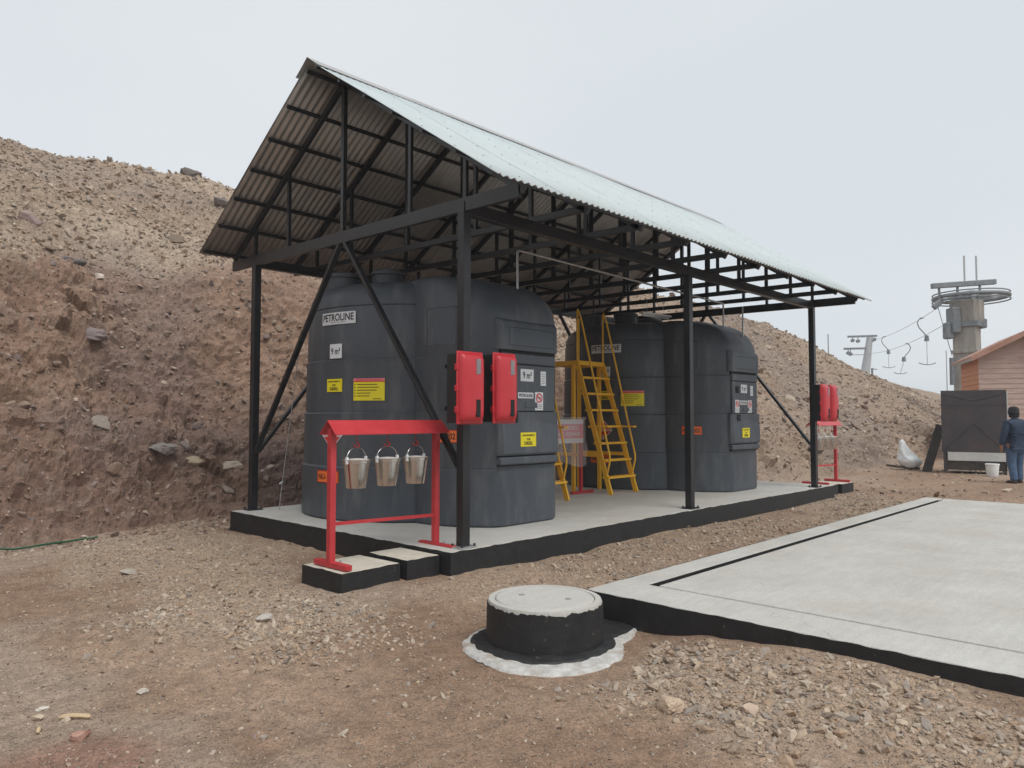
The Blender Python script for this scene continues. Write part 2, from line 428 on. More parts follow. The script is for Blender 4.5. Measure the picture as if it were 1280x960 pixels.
def col_attr(o, name, C):
    a = o.data.color_attributes.new(name, 'FLOAT_COLOR', 'POINT')
    a.data.foreach_set('color', np.concatenate([C, np.ones((len(C), 1))], 1).astype(np.float32).ravel())

def copy_tree(o, loc, label=None, group=None, parent=None):
    c = o.copy(); COL.objects.link(c)
    if parent is None:
        c.location = loc
        if label: c['label'] = label
        if group: c['group'] = group
    else: c.parent = parent
    for ch in list(o.children): copy_tree(ch, None, parent=c)
    return c

_txt = {}
def text_geo(body, size=1.0):
    """letter outlines as a centred flat mesh: (verts, faces)"""
    if body not in _txt:
        cu = bpy.data.curves.new('lettering', 'FONT'); cu.body = body; cu.size = 1.0; cu.align_x = 'CENTER'; cu.align_y = 'CENTER'; cu.resolution_u = 3; cu.offset = 0.018
        o = bpy.data.objects.new('lettering', cu); COL.objects.link(o)
        bpy.context.view_layer.update()
        dg = bpy.context.evaluated_depsgraph_get()
        me = bpy.data.meshes.new_from_object(o.evaluated_get(dg))
        vs = [tuple(v.co) for v in me.vertices]; fs = [tuple(p.vertices) for p in me.polygons]
        x0 = min(v[0] for v in vs); x1 = max(v[0] for v in vs); y0 = min(v[1] for v in vs); y1 = max(v[1] for v in vs)
        vs = [((v[0] - (x0 + x1) / 2) / (x1 - x0), (v[1] - (y0 + y1) / 2) / (y1 - y0)) for v in vs]
        _txt[body] = (vs, fs)
        bpy.data.objects.remove(o); bpy.data.meshes.remove(me); bpy.data.curves.remove(cu)
    return _txt[body]

class Sign:
    """flat print laid on a mapping (u right, v up, n outwards) -> world point"""
    def __init__(s, fmap, w, h, material, parent, name='sign', base=0.004, poly=None):
        s.m = fmap; s.w = w; s.h = h
        mb = MB()
        if poly is None:
            N = 10; vs = []; fs = []
            for i in range(N + 1):
                u = -w / 2 + w * i / N
                for v, n in ((-h / 2, -0.004), (-h / 2, base), (h / 2, base), (h / 2, -0.004)): vs.append(fmap(u, v, n))
            for i in range(N):
                for k in range(3): a = i * 4 + k; fs.append((a, a + 4, a + 5, a + 1))
            fs += [(0, 1, 2, 3), (N * 4 + 3, N * 4 + 2, N * 4 + 1, N * 4)]
            mb.add(vs, fs)
        else:
            n = len(poly)
            vs = [fmap(u, v, base) for u, v in poly] + [fmap(u, v, -0.004) for u, v in poly]
            mb.add(vs, [tuple(range(n))] + [(i, i + n, (i + 1) % n + n, (i + 1) % n) for i in range(n)])
        s.o = mb.build(name, material, parent); s.base = base; s.lv = 0
    def text(s, body, u, v, w, h, material='ink_black', name='lettering'):
        vs, fs = text_geo(body); s.lv += 1; n = s.base + 0.002 + 0.0004 * s.lv
        mb = MB(); mb.add([s.m(u + a * w, v + b * h, n) for a, b in vs], fs)
        return mb.build(name, material, s.o)
    def rects(s, L, material='ink_black', name='print'):
        s.lv += 1; n = s.base + 0.002 + 0.0004 * s.lv; mb = MB()
        for u0, v0, u1, v1 in L:
            K = 4
            vs = []
            for i in range(K + 1):
                u = u0 + (u1 - u0) * i / K; vs += [s.m(u, v0, n), s.m(u, v1, n)]
            mb.add(vs, [(2 * i, 2 * i + 2, 2 * i + 3, 2 * i + 1) for i in range(K)])
        return mb.build(name, material, s.o)
    def poly(s, P, material, name='print'):
        s.lv += 1; n = s.base + 0.002 + 0.0004 * s.lv; mb = MB()
        mb.add([s.m(u, v, n) for u, v in P], [tuple(range(len(P)))]); return mb.build(name, material, s.o)
    def ring(s, u, v, r0, r1, material, slash=True):
        s.lv += 1; n = s.base + 0.002 + 0.0004 * s.lv; mb = MB(); N = 28; vs = []
        for i in range(N):
            a = 2 * math.pi * i / N
            vs += [s.m(u + r0 * math.cos(a), v + r0 * math.sin(a), n), s.m(u + r1 * math.cos(a), v + r1 * math.sin(a), n)]
        mb.add(vs, [(2 * i, 2 * i + 1, (2 * i + 3) % (2 * N), (2 * i + 2) % (2 * N)) for i in range(N)])
        if slash:
            c, t = r0 * 0.75, (r1 - r0) * 0.36
            mb.add([s.m(u - c - t, v + c - t, n), s.m(u - c + t, v + c + t, n), s.m(u + c + t, v - c + t, n), s.m(u + c - t, v - c - t, n)], [(0, 3, 2, 1)])
        return mb.build('prohibition_ring', material, s.o)

# ------------------------------------------------------------------ ground
ZONES = [
    ([(-2.9, 4.4), (-0.5, 5.2), (-0.36, 2.07), (-1.75, -0.56), (-2.62, -1.2), (-2.98, -0.1), (-2.71, 1.47)], 1.0),
    ([(-0.52, -2.5), (-0.48, -3.3), (-0.46, -4.2), (-0.44, -5.6), (-1.3, -5.6), (-1.68, -3.89), (-1.5, -3.0), (-1.0, -2.75)], 1.0),
    ([(-0.75, -0.9), (0.94, -1.5), (9.73, -1.6), (11.0, -0.23), (4.83, 0.0), (0.18, 0.0), (-0.7, -0.2)], 0.75),
    ([(-3.98, -0.5), (-3.68, -0.45), (-3.45, -1.2), (-3.76, -1.36), (-4.0, -1.04)], 0.55),
]
def poly_sd(x, y, P):
    d = np.full(x.shape, 1e9); inside = np.zeros(x.shape, bool); n = len(P)
    for i in range(n):
        ax, ay = P[i]; bx, by = P[(i + 1) % n]
        ex, ey = bx - ax, by - ay
        t = np.clip(((x - ax) * ex + (y - ay) * ey) / (ex * ex + ey * ey), 0, 1)
        d = np.minimum(d, np.hypot(x - ax - t * ex, y - ay - t * ey))
        c = ((ay > y) != (by > y)) & (x < ex * (y - ay) / (ey if ey else 1e-9) + ax)
        inside ^= c
    return np.where(inside, -d, d)

def gravel_mask(x, y):
    m = np.zeros(x.shape); w = 0.35 * fbm(x * 1.6, y * 1.6, oct=4, seed=5)
    for P, a in ZONES:
        m = np.maximum(m, a * (1 - smooth(-0.28, 0.22, poly_sd(x, y, P) + w)))
    return m

def ground_z(x, y):
    near = np.exp(-((x + 1) ** 2 + (y) ** 2) / 900.0)
    z = -0.255 + 0.022 * fbm(x * 0.55, y * 0.55, oct=3, seed=2) * near + 0.007 * fbm(x * 4, y * 4, oct=4, seed=3) * near
    z = z + 0.03 * gravel_mask(x, y) * (0.6 + 0.6 * fbm(x * 2.2, y * 2.2, oct=2, seed=9))
    z = z + (1 - smooth(-0.35, 1.35, -0.42 - x)) * smooth(2.3, 3.9, -y) * 0.09 * (x < -0.2) + 0.03 * np.exp(-((x + 0.42) / 0.25) ** 2) * smooth(2.3, 2.6, -y) * (x < -0.2)
    ct, st = 0.87, 0.48; z = z + 0.006 * fbm((x * ct + y * st) * 0.8, (-x * st + y * ct) * 6, oct=3, seed=14) * near
    dm_ = 1 - smooth(0.75, 1.15, np.hypot(x + 1.13, y + 2.07)); z = z * (1 - dm_) - 0.272 * dm_
    # worn wheel track across the foreground
    tr = (y + 2.9) - 0.55 * (x + 3.4)
    z = z - 0.016 * np.exp(-(tr / 0.22) ** 2) * near
    return z

def axis(fine0, fine1, step, far0, far1, mid=None):
    a = list(np.arange(fine0, fine1, step)); s = step; v = fine1
    while v < far1: a.append(v); s = min(s * 1.13, 40); v += s
    a.append(far1)
    b = []; s = step; v = fine0 - step
    while v > far0: b.append(v); s = min(s * 1.2, 40); v -= s
    b.append(far0)
    return np.array(b[::-1] + a)

def grid_faces(nx, ny):
    i = np.arange(nx - 1)[:, None] * ny + np.arange(ny - 1)[None, :]
    return np.stack([i, i + ny, i + ny + 1, i + 1], -1).reshape(-1, 4)

gx = axis(-4.6, 1.0, 0.022, -700, 700); gy = axis(-5.3, 5.4, 0.03, -700, 700)
GX, GY = [a.ravel() for a in np.meshgrid(gx, gy, indexing='ij')]
GZ = ground_z(GX, GY)
ground = np_mesh('ground', np.stack([GX, GY, GZ], 1), grid_faces(len(gx), len(gy)), 'earth', True)
tag(ground, kind='structure')
gm = gravel_mask(GX, GY)[:, None]
n1 = (fbm(GX * 0.7, GY * 0.7, oct=4, seed=21)[:, None] + 0.6).clip(0, 1.2) / 1.2
n2 = smooth(0.15, 0.7, fbm(GX * 0.45 + 3, GY * 0.45, oct=4, seed=31))[:, None]
C0 = np.array([0.305, 0.208, 0.150]); C1 = np.array([0.40, 0.288, 0.216]); C2 = np.array([0.43, 0.355, 0.30]); CG = np.array([0.455, 0.355, 0.275])
gc = C0 * (1 - n1) + C1 * n1
gc = gc * (1 - 0.6 * n2) + C2 * 0.6 * n2
gc = gc * (1 - 0.65 * gm) + CG * 0.65 * gm
red = smooth(0.3, 0.8, 1.2 - np.hypot(GX + 4.0, GY + 1.75) / 0.55)[:, None] * 0.6
gc = gc * (1 - red) + np.array([0.30, 0.15, 0.11]) * red
gc = gc * np.array([0.98, 0.95, 0.91])
col_attr(ground, 'soil_colour', gc)

# ------------------------------------------------------------------ hillside: cut bank below, scree above
def toe(x): return np.interp(x, [-60, -12, -8, -3, -2, -0.8, 0.6, 3, 8, 9.5, 11, 13, 20, 27, 34, 45, 80, 260], [-22, 2.0, 3.4, 4.7, 4.95, 5.55, 5.85, 5.75, 5.45, 4.75, 3.3, 2.5, 2.4, 2.7, 3.0, 3.4, 4.5, 8])
def cut_h(x): return np.interp(x, [-60, -6, 0, 7, 9, 11, 13, 20, 60], [3.6, 3.9, 4.1, 4.2, 3.4, 1.9, 1.2, 0.9, 0.6])
def crest_z(x): return np.interp(x, [-60, -8, -1, 4, 20, 34, 38, 44, 51, 60, 76, 120, 260], [7.0, 7.35, 7.5, 7.65, 7.45, 7.25, 6.95, 6.1, 5.0, 4.25, 3.65, 2.6, 0.5])
def hill_base(x, d):
    hc = cut_h(x); wc = hc / 1.32; dc = 14.0 - toe(x); zc = crest_z(x)
    z1 = -0.26 + np.where(d < 0, d * 0.45, np.minimum(d, wc) * 1.32)
    k = np.clip((d - wc) / (dc - wc), 0, 1)
    z = np.where(d < wc, z1, -0.26 + hc + k * (zc + 0.26 - hc))
    z = np.where(d > dc, zc - 0.06 * (d - dc), z)
    return z, wc
hx = np.concatenate([np.geomspace(9.5, 60, 60)[::-1] * -1, np.arange(-9.4, -4.4, 0.1), np.arange(-4.4, 11.5, 0.038), np.arange(11.5, 24, 0.07), np.arange(24, 46, 0.16), np.geomspace(46.2, 260, 90)])
hd = np.concatenate([np.array([-1.6, -1.0, -0.6, -0.35]), np.arange(-0.2, 3.6, 0.036), np.arange(3.6, 12.4, 0.05), np.geomspace(12.45, 110, 40)])
HX, HD = [a.ravel() for a in np.meshgrid(hx, hd, indexing='ij')]
HB, HW = hill_base(HX, HD)
HY = HD + toe(HX)
on_cut = 1 - smooth(-0.25, 0.5, HD - HW)
nyv = -(0.78 * on_cut + 0.50 * (1 - on_cut)); nzv = np.sqrt(1 - nyv ** 2)
q = np.stack([HX, HY, HB], 1)
amp = smooth(-0.5, 0.4, HD)
near_f = 1 - smooth(30, 60, HX)
big = 0.30 * fbm(HX * 0.42, HY * 0.42, HB * 0.5, oct=3, seed=41)
w1, w1b, id1 = worley(HX * 1.7, HY * 1.7, HB * 2.1, 51)
w2, w2b, id2 = worley(HX * 5.0 + 2, HY * 5.0, HB * 6.0, 61)
w3, w3b, id3 = worley(HX * 11 + 2, HY * 11, HB * 12.0, 67)
strat = 0.05 * vnoise(HX * 0.8, HB * 0.0, HB * 3.6 + 0.6 * fbm(HX * 0.6, HY * 0.6, oct=2, seed=3), seed=71)
slabby = np.clip(fbm(HX * 0.6 + 9, HY * 0.6, HB * 0.6, oct=3, seed=73) + 0.15, 0, 1)     # where rock stands out of the soil
def ridged(f, seed): return 1 - np.abs(fbm(HX * f, HY * f, HB * f * 1.3, oct=4, seed=seed, gain=0.55))
rk = 0.25 + 0.75 * smooth(0.05, 0.5, slabby)
disp_cut = big + 0.78 * (rk * (0.42 * np.clip(0.62 - w1, -0.2, 0.5) * (id1 > 0.3) + 0.22 * (id1 - 0.5) + 1.4 * strat) + 0.13 * np.clip(0.55 - w2, -0.3, 0.4) * (id2 > 0.5) + 0.035 * (id2 - 0.5) + 0.035 * (0.4 - w3) * (id3 > 0.35) + 0.15 * (ridged(1.6, 83) - 0.6) + 0.045 * (ridged(4.2, 84) - 0.6) + 0.022 * fbm(HX * 9, HY * 9, HB * 9, oct=3, seed=81))
disp_up = 0.7 * big + 0.05 * (ridged(3.0, 85) - 0.6) + 0.10 * np.clip(0.5 - w2, -0.1, 0.4) * (id2 > 0.62) + 0.03 * (0.4 - w3) * (id3 > 0.4) + 0.03 * fbm(HX * 7, HY * 7, HB * 7, oct=3, seed=82)
disp = (disp_cut * on_cut + disp_up * (1 - on_cut)) * amp * (0.35 + 0.65 * near_f)
HV = np.stack([HX, HY + nyv * disp, HB + nzv * disp], 1)
hill = np_mesh('hillside', HV, grid_faces(len(hx), len(hd)), 'earth', False)
tag(hill, kind='structure')
cz = -0.26 + cut_h(HX) + 0.55 * fbm(HX * 0.35, HX * 0 + 2, oct=4, seed=91) + 0.25
soil = (1 - smooth(-0.35, 0.35, HV[:, 2] - cz)) * (1 - smooth(8.5, 12.5, HX))
soil = soil[:, None]
na = (0.5 + 0.7 * fbm(HX * 0.5, HY * 0.5, HB * 0.6, oct=4, seed=101)).clip(0, 1)[:, None]
nb = smooth(0.0, 0.65, fbm(HX * 0.45 + 5, HY * 0.45, HB * 0.9, oct=4, seed=111))[:, None]
ncol = smooth(0.1, 0.6, fbm(HX * 0.8 + 5, HY * 0.8 + 7, HB * 0.8, oct=4, seed=121))[:, None]
cA = np.array([0.275, 0.180, 0.138]); cB = np.array([0.335, 0.228, 0.170]); cC = np.array([0.240, 0.180, 0.166]); cD = np.array([0.32, 0.265, 0.225])
ccut = cA * (1 - na) + cB * na
ccut = ccut * (1 - 0.5 * nb) + cC * 0.5 * nb
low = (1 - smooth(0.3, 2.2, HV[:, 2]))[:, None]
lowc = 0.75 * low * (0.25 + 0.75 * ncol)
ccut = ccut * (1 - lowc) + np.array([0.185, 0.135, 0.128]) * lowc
prot = ((id2 > 0.72) & (w2 < 0.45))[:, None] * 0.35
ccut = ccut * (1 - prot) + cD * prot
tA = np.array([0.375, 0.288, 0.222]); tB = np.array([0.475, 0.385, 0.308]); tC = np.array([0.34, 0.28, 0.248])
cup = tA * (1 - na) + tB * na
cup = cup * (1 - 0.5 * nb) + tC * 0.5 * nb
rightside = smooth(10, 16, HX)[:, None]
cup = cup * (1 - 0.35 * rightside) + np.array([0.29, 0.205, 0.150]) * 0.35 * rightside
# dark slate debris fan on the right-hand slope
fan = 0.8 * (smooth(0.0, 0.4, 1 - np.abs((HX - 24) - 1.3 * (HD - 4)) / 5.0 + 0.5 * fbm(HX * 0.5, HY * 0.5, oct=3, seed=131)) * smooth(14, 18, HX))[:, None] * 0.55
cup = cup * (1 - fan) + np.array([0.235, 0.20, 0.185]) * fan
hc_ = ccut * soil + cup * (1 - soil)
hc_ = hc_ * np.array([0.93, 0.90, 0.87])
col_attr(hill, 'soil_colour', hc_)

# ------------------------------------------------------------------ stones
def ico(sub):
    bm = bmesh.new(); bmesh.ops.create_icosphere(bm, subdivisions=sub, radius=1.0)
    V = np.array([v.co[:] for v in bm.verts]); F = np.array([[v.index for v in f.verts] for f in bm.faces]); bm.free()
    return V, F
ICO1, ICO2, ICO4 = ico(1), ico(2), ico(4)
def rough_stone(base, k, amp=0.28):
    V, F = base; r = np.random.default_rng(k)
    s = 1 + amp * fbm(V[:, 0] * 1.3 + k * 7.1, V[:, 1] * 1.3 + k, V[:, 2] * 1.3, oct=2, seed=k)
    P = V * s[:, None]
    for _ in range(9):                                   # flat broken faces
        n = r.normal(size=3); n /= np.linalg.norm(n); lim = r.uniform(0.35, 0.7)
        dd = P @ n - lim; P = P - np.outer(np.clip(dd, 0, None), n) * 0.9
    return P, F
PROTO1 = [rough_stone(ICO1, k) for k in range(10)]
PROTO2 = [rough_stone(ICO2, 40 + k) for k in range(8)]
PAL_TAN = 0.90 * np.array([[0.43, 0.335, 0.25], [0.48, 0.385, 0.295], [0.37, 0.275, 0.205], [0.41, 0.34, 0.275], [0.34, 0.265, 0.21], [0.51, 0.425, 0.34], [0.40, 0.285, 0.20], [0.33, 0.28, 0.24], [0.45, 0.35, 0.26]])
PAL_BROWN = np.array([[0.26, 0.18, 0.14], [0.33, 0.24, 0.185], [0.24, 0.185, 0.165], [0.38, 0.30, 0.24], [0.29, 0.205, 0.155], [0.46, 0.38, 0.31], [0.22, 0.16, 0.135], [0.27, 0.20, 0.16]])
def scatter(name, P, size, pal, protos, label, cat, flat=0.62, sink=0.3):
    N = len(P); nv = protos[0][0].shape[0]
    which = rng.integers(0, len(protos), N)
    A = rng.uniform(0, 2 * np.pi, N); T = rng.normal(0, 0.35, (N, 2))
    ca, sa = np.cos(A), np.sin(A)
    sc = np.stack([np.ones(N), rng.uniform(0.6, 0.95, N), rng.uniform(flat * 0.7, flat * 1.25, N)], 1) * size[:, None]
    V = np.stack([p[0] for p in protos])[which] * sc[:, None, :]
    x = V[..., 0] * ca[:, None] - V[..., 1] * sa[:, None]; y = V[..., 0] * sa[:, None] + V[..., 1] * ca[:, None]
    z = V[..., 2] + x * T[:, :1] + y * T[:, 1:]
    V = np.stack([x, y, z], -1) + P[:, None, :] + np.array([0, 0, 1]) * (size * flat * (1 - 2 * sink) * 0.5)[:, None, None]
    F = (np.stack([p[1] for p in protos])[which] + (np.arange(N) * nv)[:, None, None]).reshape(-1, 3)
    o = np_mesh(name, V.reshape(-1, 3), F, 'stone')
    c = pal[rng.integers(0, len(pal), N)] * rng.uniform(0.85, 1.12, (N, 1))
    col_attr(o, 'stone_colour', np.repeat(c, nv, 0))
    return tag(o, label, cat, kind='stuff')

def keep_out(x, y):
    k = (x > -0.36) & (x < 9.7) & (y > -0.20) & (y < 4.55)
    k |= (x > -0.47) & (x < 9.1) & (y < -1.84)
    k |= np.hypot((x + 1.13), y + 2.07) < 0.72
    k |= (x > -1.5) & (x < -0.6) & (y > 0.0) & (y < 0.75)
    k |= (x > -0.8) & (x < 0.3) & (y > -0.08) & (y < 0.75)
    k |= (x > -0.9) & (x < -0.2) & (y > -2.65) & (y < -1.7)
    return k
def gsample(n, x0, x1, y0, y1, lo=0.0, use_mask=True, power=1.0):
    x = rng.uniform(x0, x1, n); y = rng.uniform(y0, y1, n)
    pr = lo + (1 - lo) * gravel_mask(x, y) ** power if use_mask else np.ones(n)
    ok = (rng.uniform(0, 1, n) < pr) & ~keep_out(x, y) & (y < toe(x) + 0.15)
    x, y = x[ok], y[ok]
    return np.stack([x, y, ground_z(x, y)], 1)
P = gsample(52000, -4.4, 1.2, -5.4, 5.5, 0.05, power=1.3)
scatter('gravel', P, np.clip(rng.lognormal(math.log(0.0105), 0.5, len(P)), 0.004, 0.045), PAL_TAN, PROTO1, 'pale crushed gravel strewn in heaps over the dirt yard', 'gravel', sink=0.42)
P = gsample(5200, -1.9, -0.45, -5.6, -2.4, 0.04, power=1.4)
scatter('cobble_gravel', P, np.clip(rng.lognormal(math.log(0.0165), 0.55, len(P)), 0.006, 0.055), PAL_TAN, PROTO1, 'coarse broken gravel spilled beside the big concrete pad', 'gravel', sink=0.45)
x = rng.normal(-2.35, 0.42, 5200); y = rng.normal(0.0, 0.75, 5200)
k_ = (rng.uniform(0, 1, 5200) < 0.15 + 0.85 * smooth(0.0, 0.45, fbm(x * 1.7, y * 1.7, oct=3, seed=77) + 0.25)) & ~keep_out(x, y); x, y = x[k_], y[k_]
P = np.stack([x, y, ground_z(x, y)], 1)
scatter('heap_gravel', P, np.clip(rng.lognormal(math.log(0.0165), 0.5, len(P)), 0.007, 0.05), PAL_TAN * 1.04, PROTO1, 'lighter coarse gravel heap left of the red bucket stand', 'gravel', sink=0.42)
P = gsample(16000, 0.6, 13, -1.85, 0.2, 0.15)
scatter('strip_gravel', P, np.clip(rng.lognormal(math.log(0.016), 0.4, len(P)), 0.006, 0.05), PAL_TAN, PROTO1, 'gravel strip between the shelter slab and the large pad', 'gravel')
P = gsample(30000, -4.4, 0.0, -5.4, 5.0, 1.0, use_mask=False)
scatter('yard_grit', P, np.clip(rng.lognormal(math.log(0.0055), 0.5, len(P)), 0.0022, 0.022), np.concatenate([PAL_TAN, PAL_BROWN]), PROTO1, 'fine grit scattered over the brown dirt yard', 'grit')
P = gsample(2600, 9, 32, -8, 2.6, 1.0, use_mask=False)
scatter('far_yard_stones', P, np.clip(rng.lognormal(math.log(0.03), 0.5, len(P)), 0.01, 0.14), np.concatenate([PAL_TAN, PAL_BROWN]), PROTO1, 'small stones on the dirt road behind the shelter', 'stones')

def hill_sample(n, sel):
    idx = np.nonzero(sel)[0]
    area = np.interp(HX[idx], [-60, -9, -4.4, 11.5, 12, 24, 24.1, 46, 60], [3, 0.1, 0.038, 0.038, 0.07, 0.07, 0.16, 0.16, 1.0])
    p = area / area.sum()
    i = rng.choice(idx, n, p=p)
    return HV[i] + rng.uniform(-0.03, 0.03, (n, 3))
scree = (HX > -7) & (HX < 12) & (soil[:, 0] < 0.5) & (HD > 1) & (HY < 15.5)
P = hill_sample(25000, scree)
scatter('scree', P, np.clip(rng.lognormal(math.log(0.030), 0.52, len(P)), 0.011, 0.14), PAL_TAN, PROTO1, 'loose tan scree covering the upper slope behind the shelter', 'scree', sink=0.25)
bank = (HX > -6) & (HX < 11.5) & (soil[:, 0] >= 0.5) & (HD > 0.15) & (HY < 12)
P = hill_sample(14000, bank)
scatter('bank_rubble', P, np.clip(rng.lognormal(math.log(0.016), 0.60, len(P)), 0.006, 0.08), PAL_BROWN, PROTO1, 'brown rubble sticking out of the steep cut bank', 'rubble', sink=0.45)
P = hill_sample(420, bank & (HX < 3.5))
scatter('bank_rock', P, np.clip(rng.lognormal(math.log(0.042), 0.55, len(P)), 0.02, 0.15), np.array([[0.235, 0.165, 0.13], [0.27, 0.19, 0.145], [0.21, 0.165, 0.152], [0.30, 0.22, 0.17], [0.25, 0.185, 0.15], [0.34, 0.275, 0.225], [0.195, 0.15, 0.135]]), PROTO2, 'angular brown rocks half buried all over the cut bank', 'rubble', flat=0.75, sink=0.62)
right_slope = (HX > 10.5) & (HX < 60) & (HD > 0.1) & (HY < 15)
P = hill_sample(17000, right_slope)
scatter('slope_stones', P, np.clip(rng.lognormal(math.log(0.050), 0.55, len(P)), 0.018, 0.22), np.concatenate([PAL_TAN, PAL_TAN, PAL_BROWN]), PROTO1, 'broken stones covering the long slope under the ski lift', 'scree', sink=0.25)
P = gsample(1500, -5, 0.5, 4.3, 6.2, 1.0, use_mask=False)
scatter('toe_rubble', P, np.clip(rng.lognormal(math.log(0.022), 0.6, len(P)), 0.008, 0.09), PAL_BROWN, PROTO1, 'crumbled soil and stones lying at the foot of the bank', 'rubble')

def rock(x, y, size, colour, label, k, z=None, group=None, on_hill=False, name='rock', sink=0.3, rot=0.0):
    if on_hill:
        i = np.argmin((HV[:, 0] - x) ** 2 + (HV[:, 1] - y) ** 2); x, y, z = HV[i]
    elif z is None: z = float(ground_z(np.array([x]), np.array([y]))[0])
    V, F = ICO4; r = np.random.default_rng(k)
    s = 1 + 0.25 * fbm(V[:, 0] + k * 3.7, V[:, 1], V[:, 2], oct=3, seed=k)
    Q = V * s[:, None]
    for _ in range(9):
        n = r.normal(size=3); n /= np.linalg.norm(n); lim = r.uniform(0.45, 0.8)
        dd = Q @ n - lim; Q = Q - np.outer(np.clip(dd, 0, None), n) * 0.92
    Q = Q * (1 + 0.05 * fbm(Q[:, 0] * 5 + k, Q[:, 1] * 5, Q[:, 2] * 5, oct=3, seed=k + 5))[:, None]
    Q = Q * np.array(size) / 2
    c, s_ = math.cos(rot), math.sin(rot)
    Q = np.stack([Q[:, 0] * c - Q[:, 1] * s_, Q[:, 0] * s_ + Q[:, 1] * c, Q[:, 2]], 1)
    o = np_mesh(name, Q, F, 'stone')
    o.location = (x, y, z + size[2] * (0.5 - sink))
    col_attr(o, 'stone_colour', np.tile(np.array(colour), (len(Q), 1)))
    return tag(o, label, 'rock', group)
G1 = 'larger rocks lying in the yard'; G2 = 'boulders on the slope behind the shelter'
rock(-1.64, -3.37, (0.21, 0.15, 0.12), (0.50, 0.38, 0.28), 'largest tan rock in the coarse gravel near the bottom edge', 3, group=G1, rot=0.9)
rock(-1.40, -3.72, (0.11, 0.09, 0.07), (0.52, 0.40, 0.31), 'rounded pinkish tan stone right of the largest gravel rock', 4, group=G1)
rock(-3.93, -1.00, (0.075, 0.05, 0.035), (0.52, 0.42, 0.32), 'flat tan stone at the lower left corner beside the pale wood', 5, group=G1, rot=-0.7)
rock(-3.88, -0.86, (0.06, 0.05, 0.03), (0.58, 0.53, 0.46), 'pale stone just above the flat tan one, lower left', 6, group=G1)
rock(-3.42, -1.02, (0.065, 0.045, 0.04), (0.48, 0.43, 0.37), 'grey stone lying alone right of the brick fragment', 7, group=G1)
rock(-2.30, -0.30, (0.17, 0.12, 0.07), (0.46, 0.42, 0.38), 'flat grey slab of stone in the gravel heap at left', 8, group=G1, rot=0.5)
rock(-2.35, 2.3, (0.16, 0.13, 0.08), (0.40, 0.35, 0.30), 'grey brown stone in the gravel near the bank foot', 9, group=G1)
rock(-1.46, 10.24, (0.42, 0.32, 0.34), (0.335, 0.25, 0.232), 'round pinkish boulder high on the slope at far left', 13, on_hill=True, group=G2)
rock(-1.03, 9.04, (0.50, 0.30, 0.20), (0.155, 0.145, 0.15), 'dark slate rock at the upper edge of the brown bank', 14, on_hill=True, group=G2)
rock(1.34, 10.54, (0.46, 0.32, 0.24), (0.22, 0.17, 0.13), 'brown boulder on the slope left of the roof edge', 15, on_hill=True, group=G2)
rock(-0.74, 8.64, (0.24, 0.20, 0.17), (0.56, 0.49, 0.42), 'small white rock just below the edge of the scree', 16, on_hill=True, group=G2)
rock(3.42, 13.04, (0.45, 0.35, 0.32), (0.19, 0.165, 0.155), 'dark grey boulder near the skyline beside the roof edge', 17, on_hill=True, group=G2)
rock(1.9, 13.9, (0.62, 0.35, 0.22), (0.20, 0.165, 0.15), 'flat dark rock standing on the skyline left of the roof', 18, on_hill=True, group=G2, sink=0.5)
rock(3.0, 13.9, (0.7, 0.5, 0.4), (0.18, 0.155, 0.14), 'long dark rock on the skyline next to the roof edge', 29, on_hill=True, group=G2, sink=0.6)
rock(-1.9, 12.3, (0.5, 0.34, 0.2), (0.19, 0.165, 0.155), 'dark rock near the skyline at the left picture edge', 20, on_hill=True, group=G2)
rock(0.70, 6.6, (0.55, 0.35, 0.24), (0.42, 0.345, 0.28), 'pale tan rock jutting from the bank beside the back post', 21, on_hill=True, group=G2, sink=0.55)
rock(0.10, 6.5, (0.38, 0.28, 0.20), (0.40, 0.32, 0.23), 'flat ochre rock jutting from the middle of the bank', 22, on_hill=True, group=G2, sink=0.5)
rock(-1.43, 6.35, (0.40, 0.32, 0.28), (0.30, 0.255, 0.22), 'grey rock bulging from the bank at left', 23, on_hill=True, group=G2, sink=0.5)
rock(-0.46, 6.41, (0.46, 0.36, 0.28), (0.255, 0.225, 0.21), 'blocky grey rock low in the middle of the bank', 24, on_hill=True, group=G2, sink=0.5)
rock(-1.14, 7.49, (0.55, 0.36, 0.26), (0.235, 0.19, 0.185), 'purplish rock ledge high in the brown bank at left', 25, on_hill=True, group=G2, sink=0.5)
rock(0.9, 5.9, (0.62, 0.42, 0.36), (0.33, 0.26, 0.20), 'brown rock at the bank foot behind the back post', 26, on_hill=True, group=G2, sink=0.5)
rock(16.6, 2.9, (0.75, 0.5, 0.35), (0.13, 0.115, 0.11), 'black rock behind the white sack', 27, on_hill=True, group=G2, sink=0.4)
rock(19.5, 5.0, (0.8, 0.5, 0.4), (0.44, 0.37, 0.30), 'pale boulder on the slope right of the far fire cabinets', 28, on_hill=True, group=G2, sink=0.45)

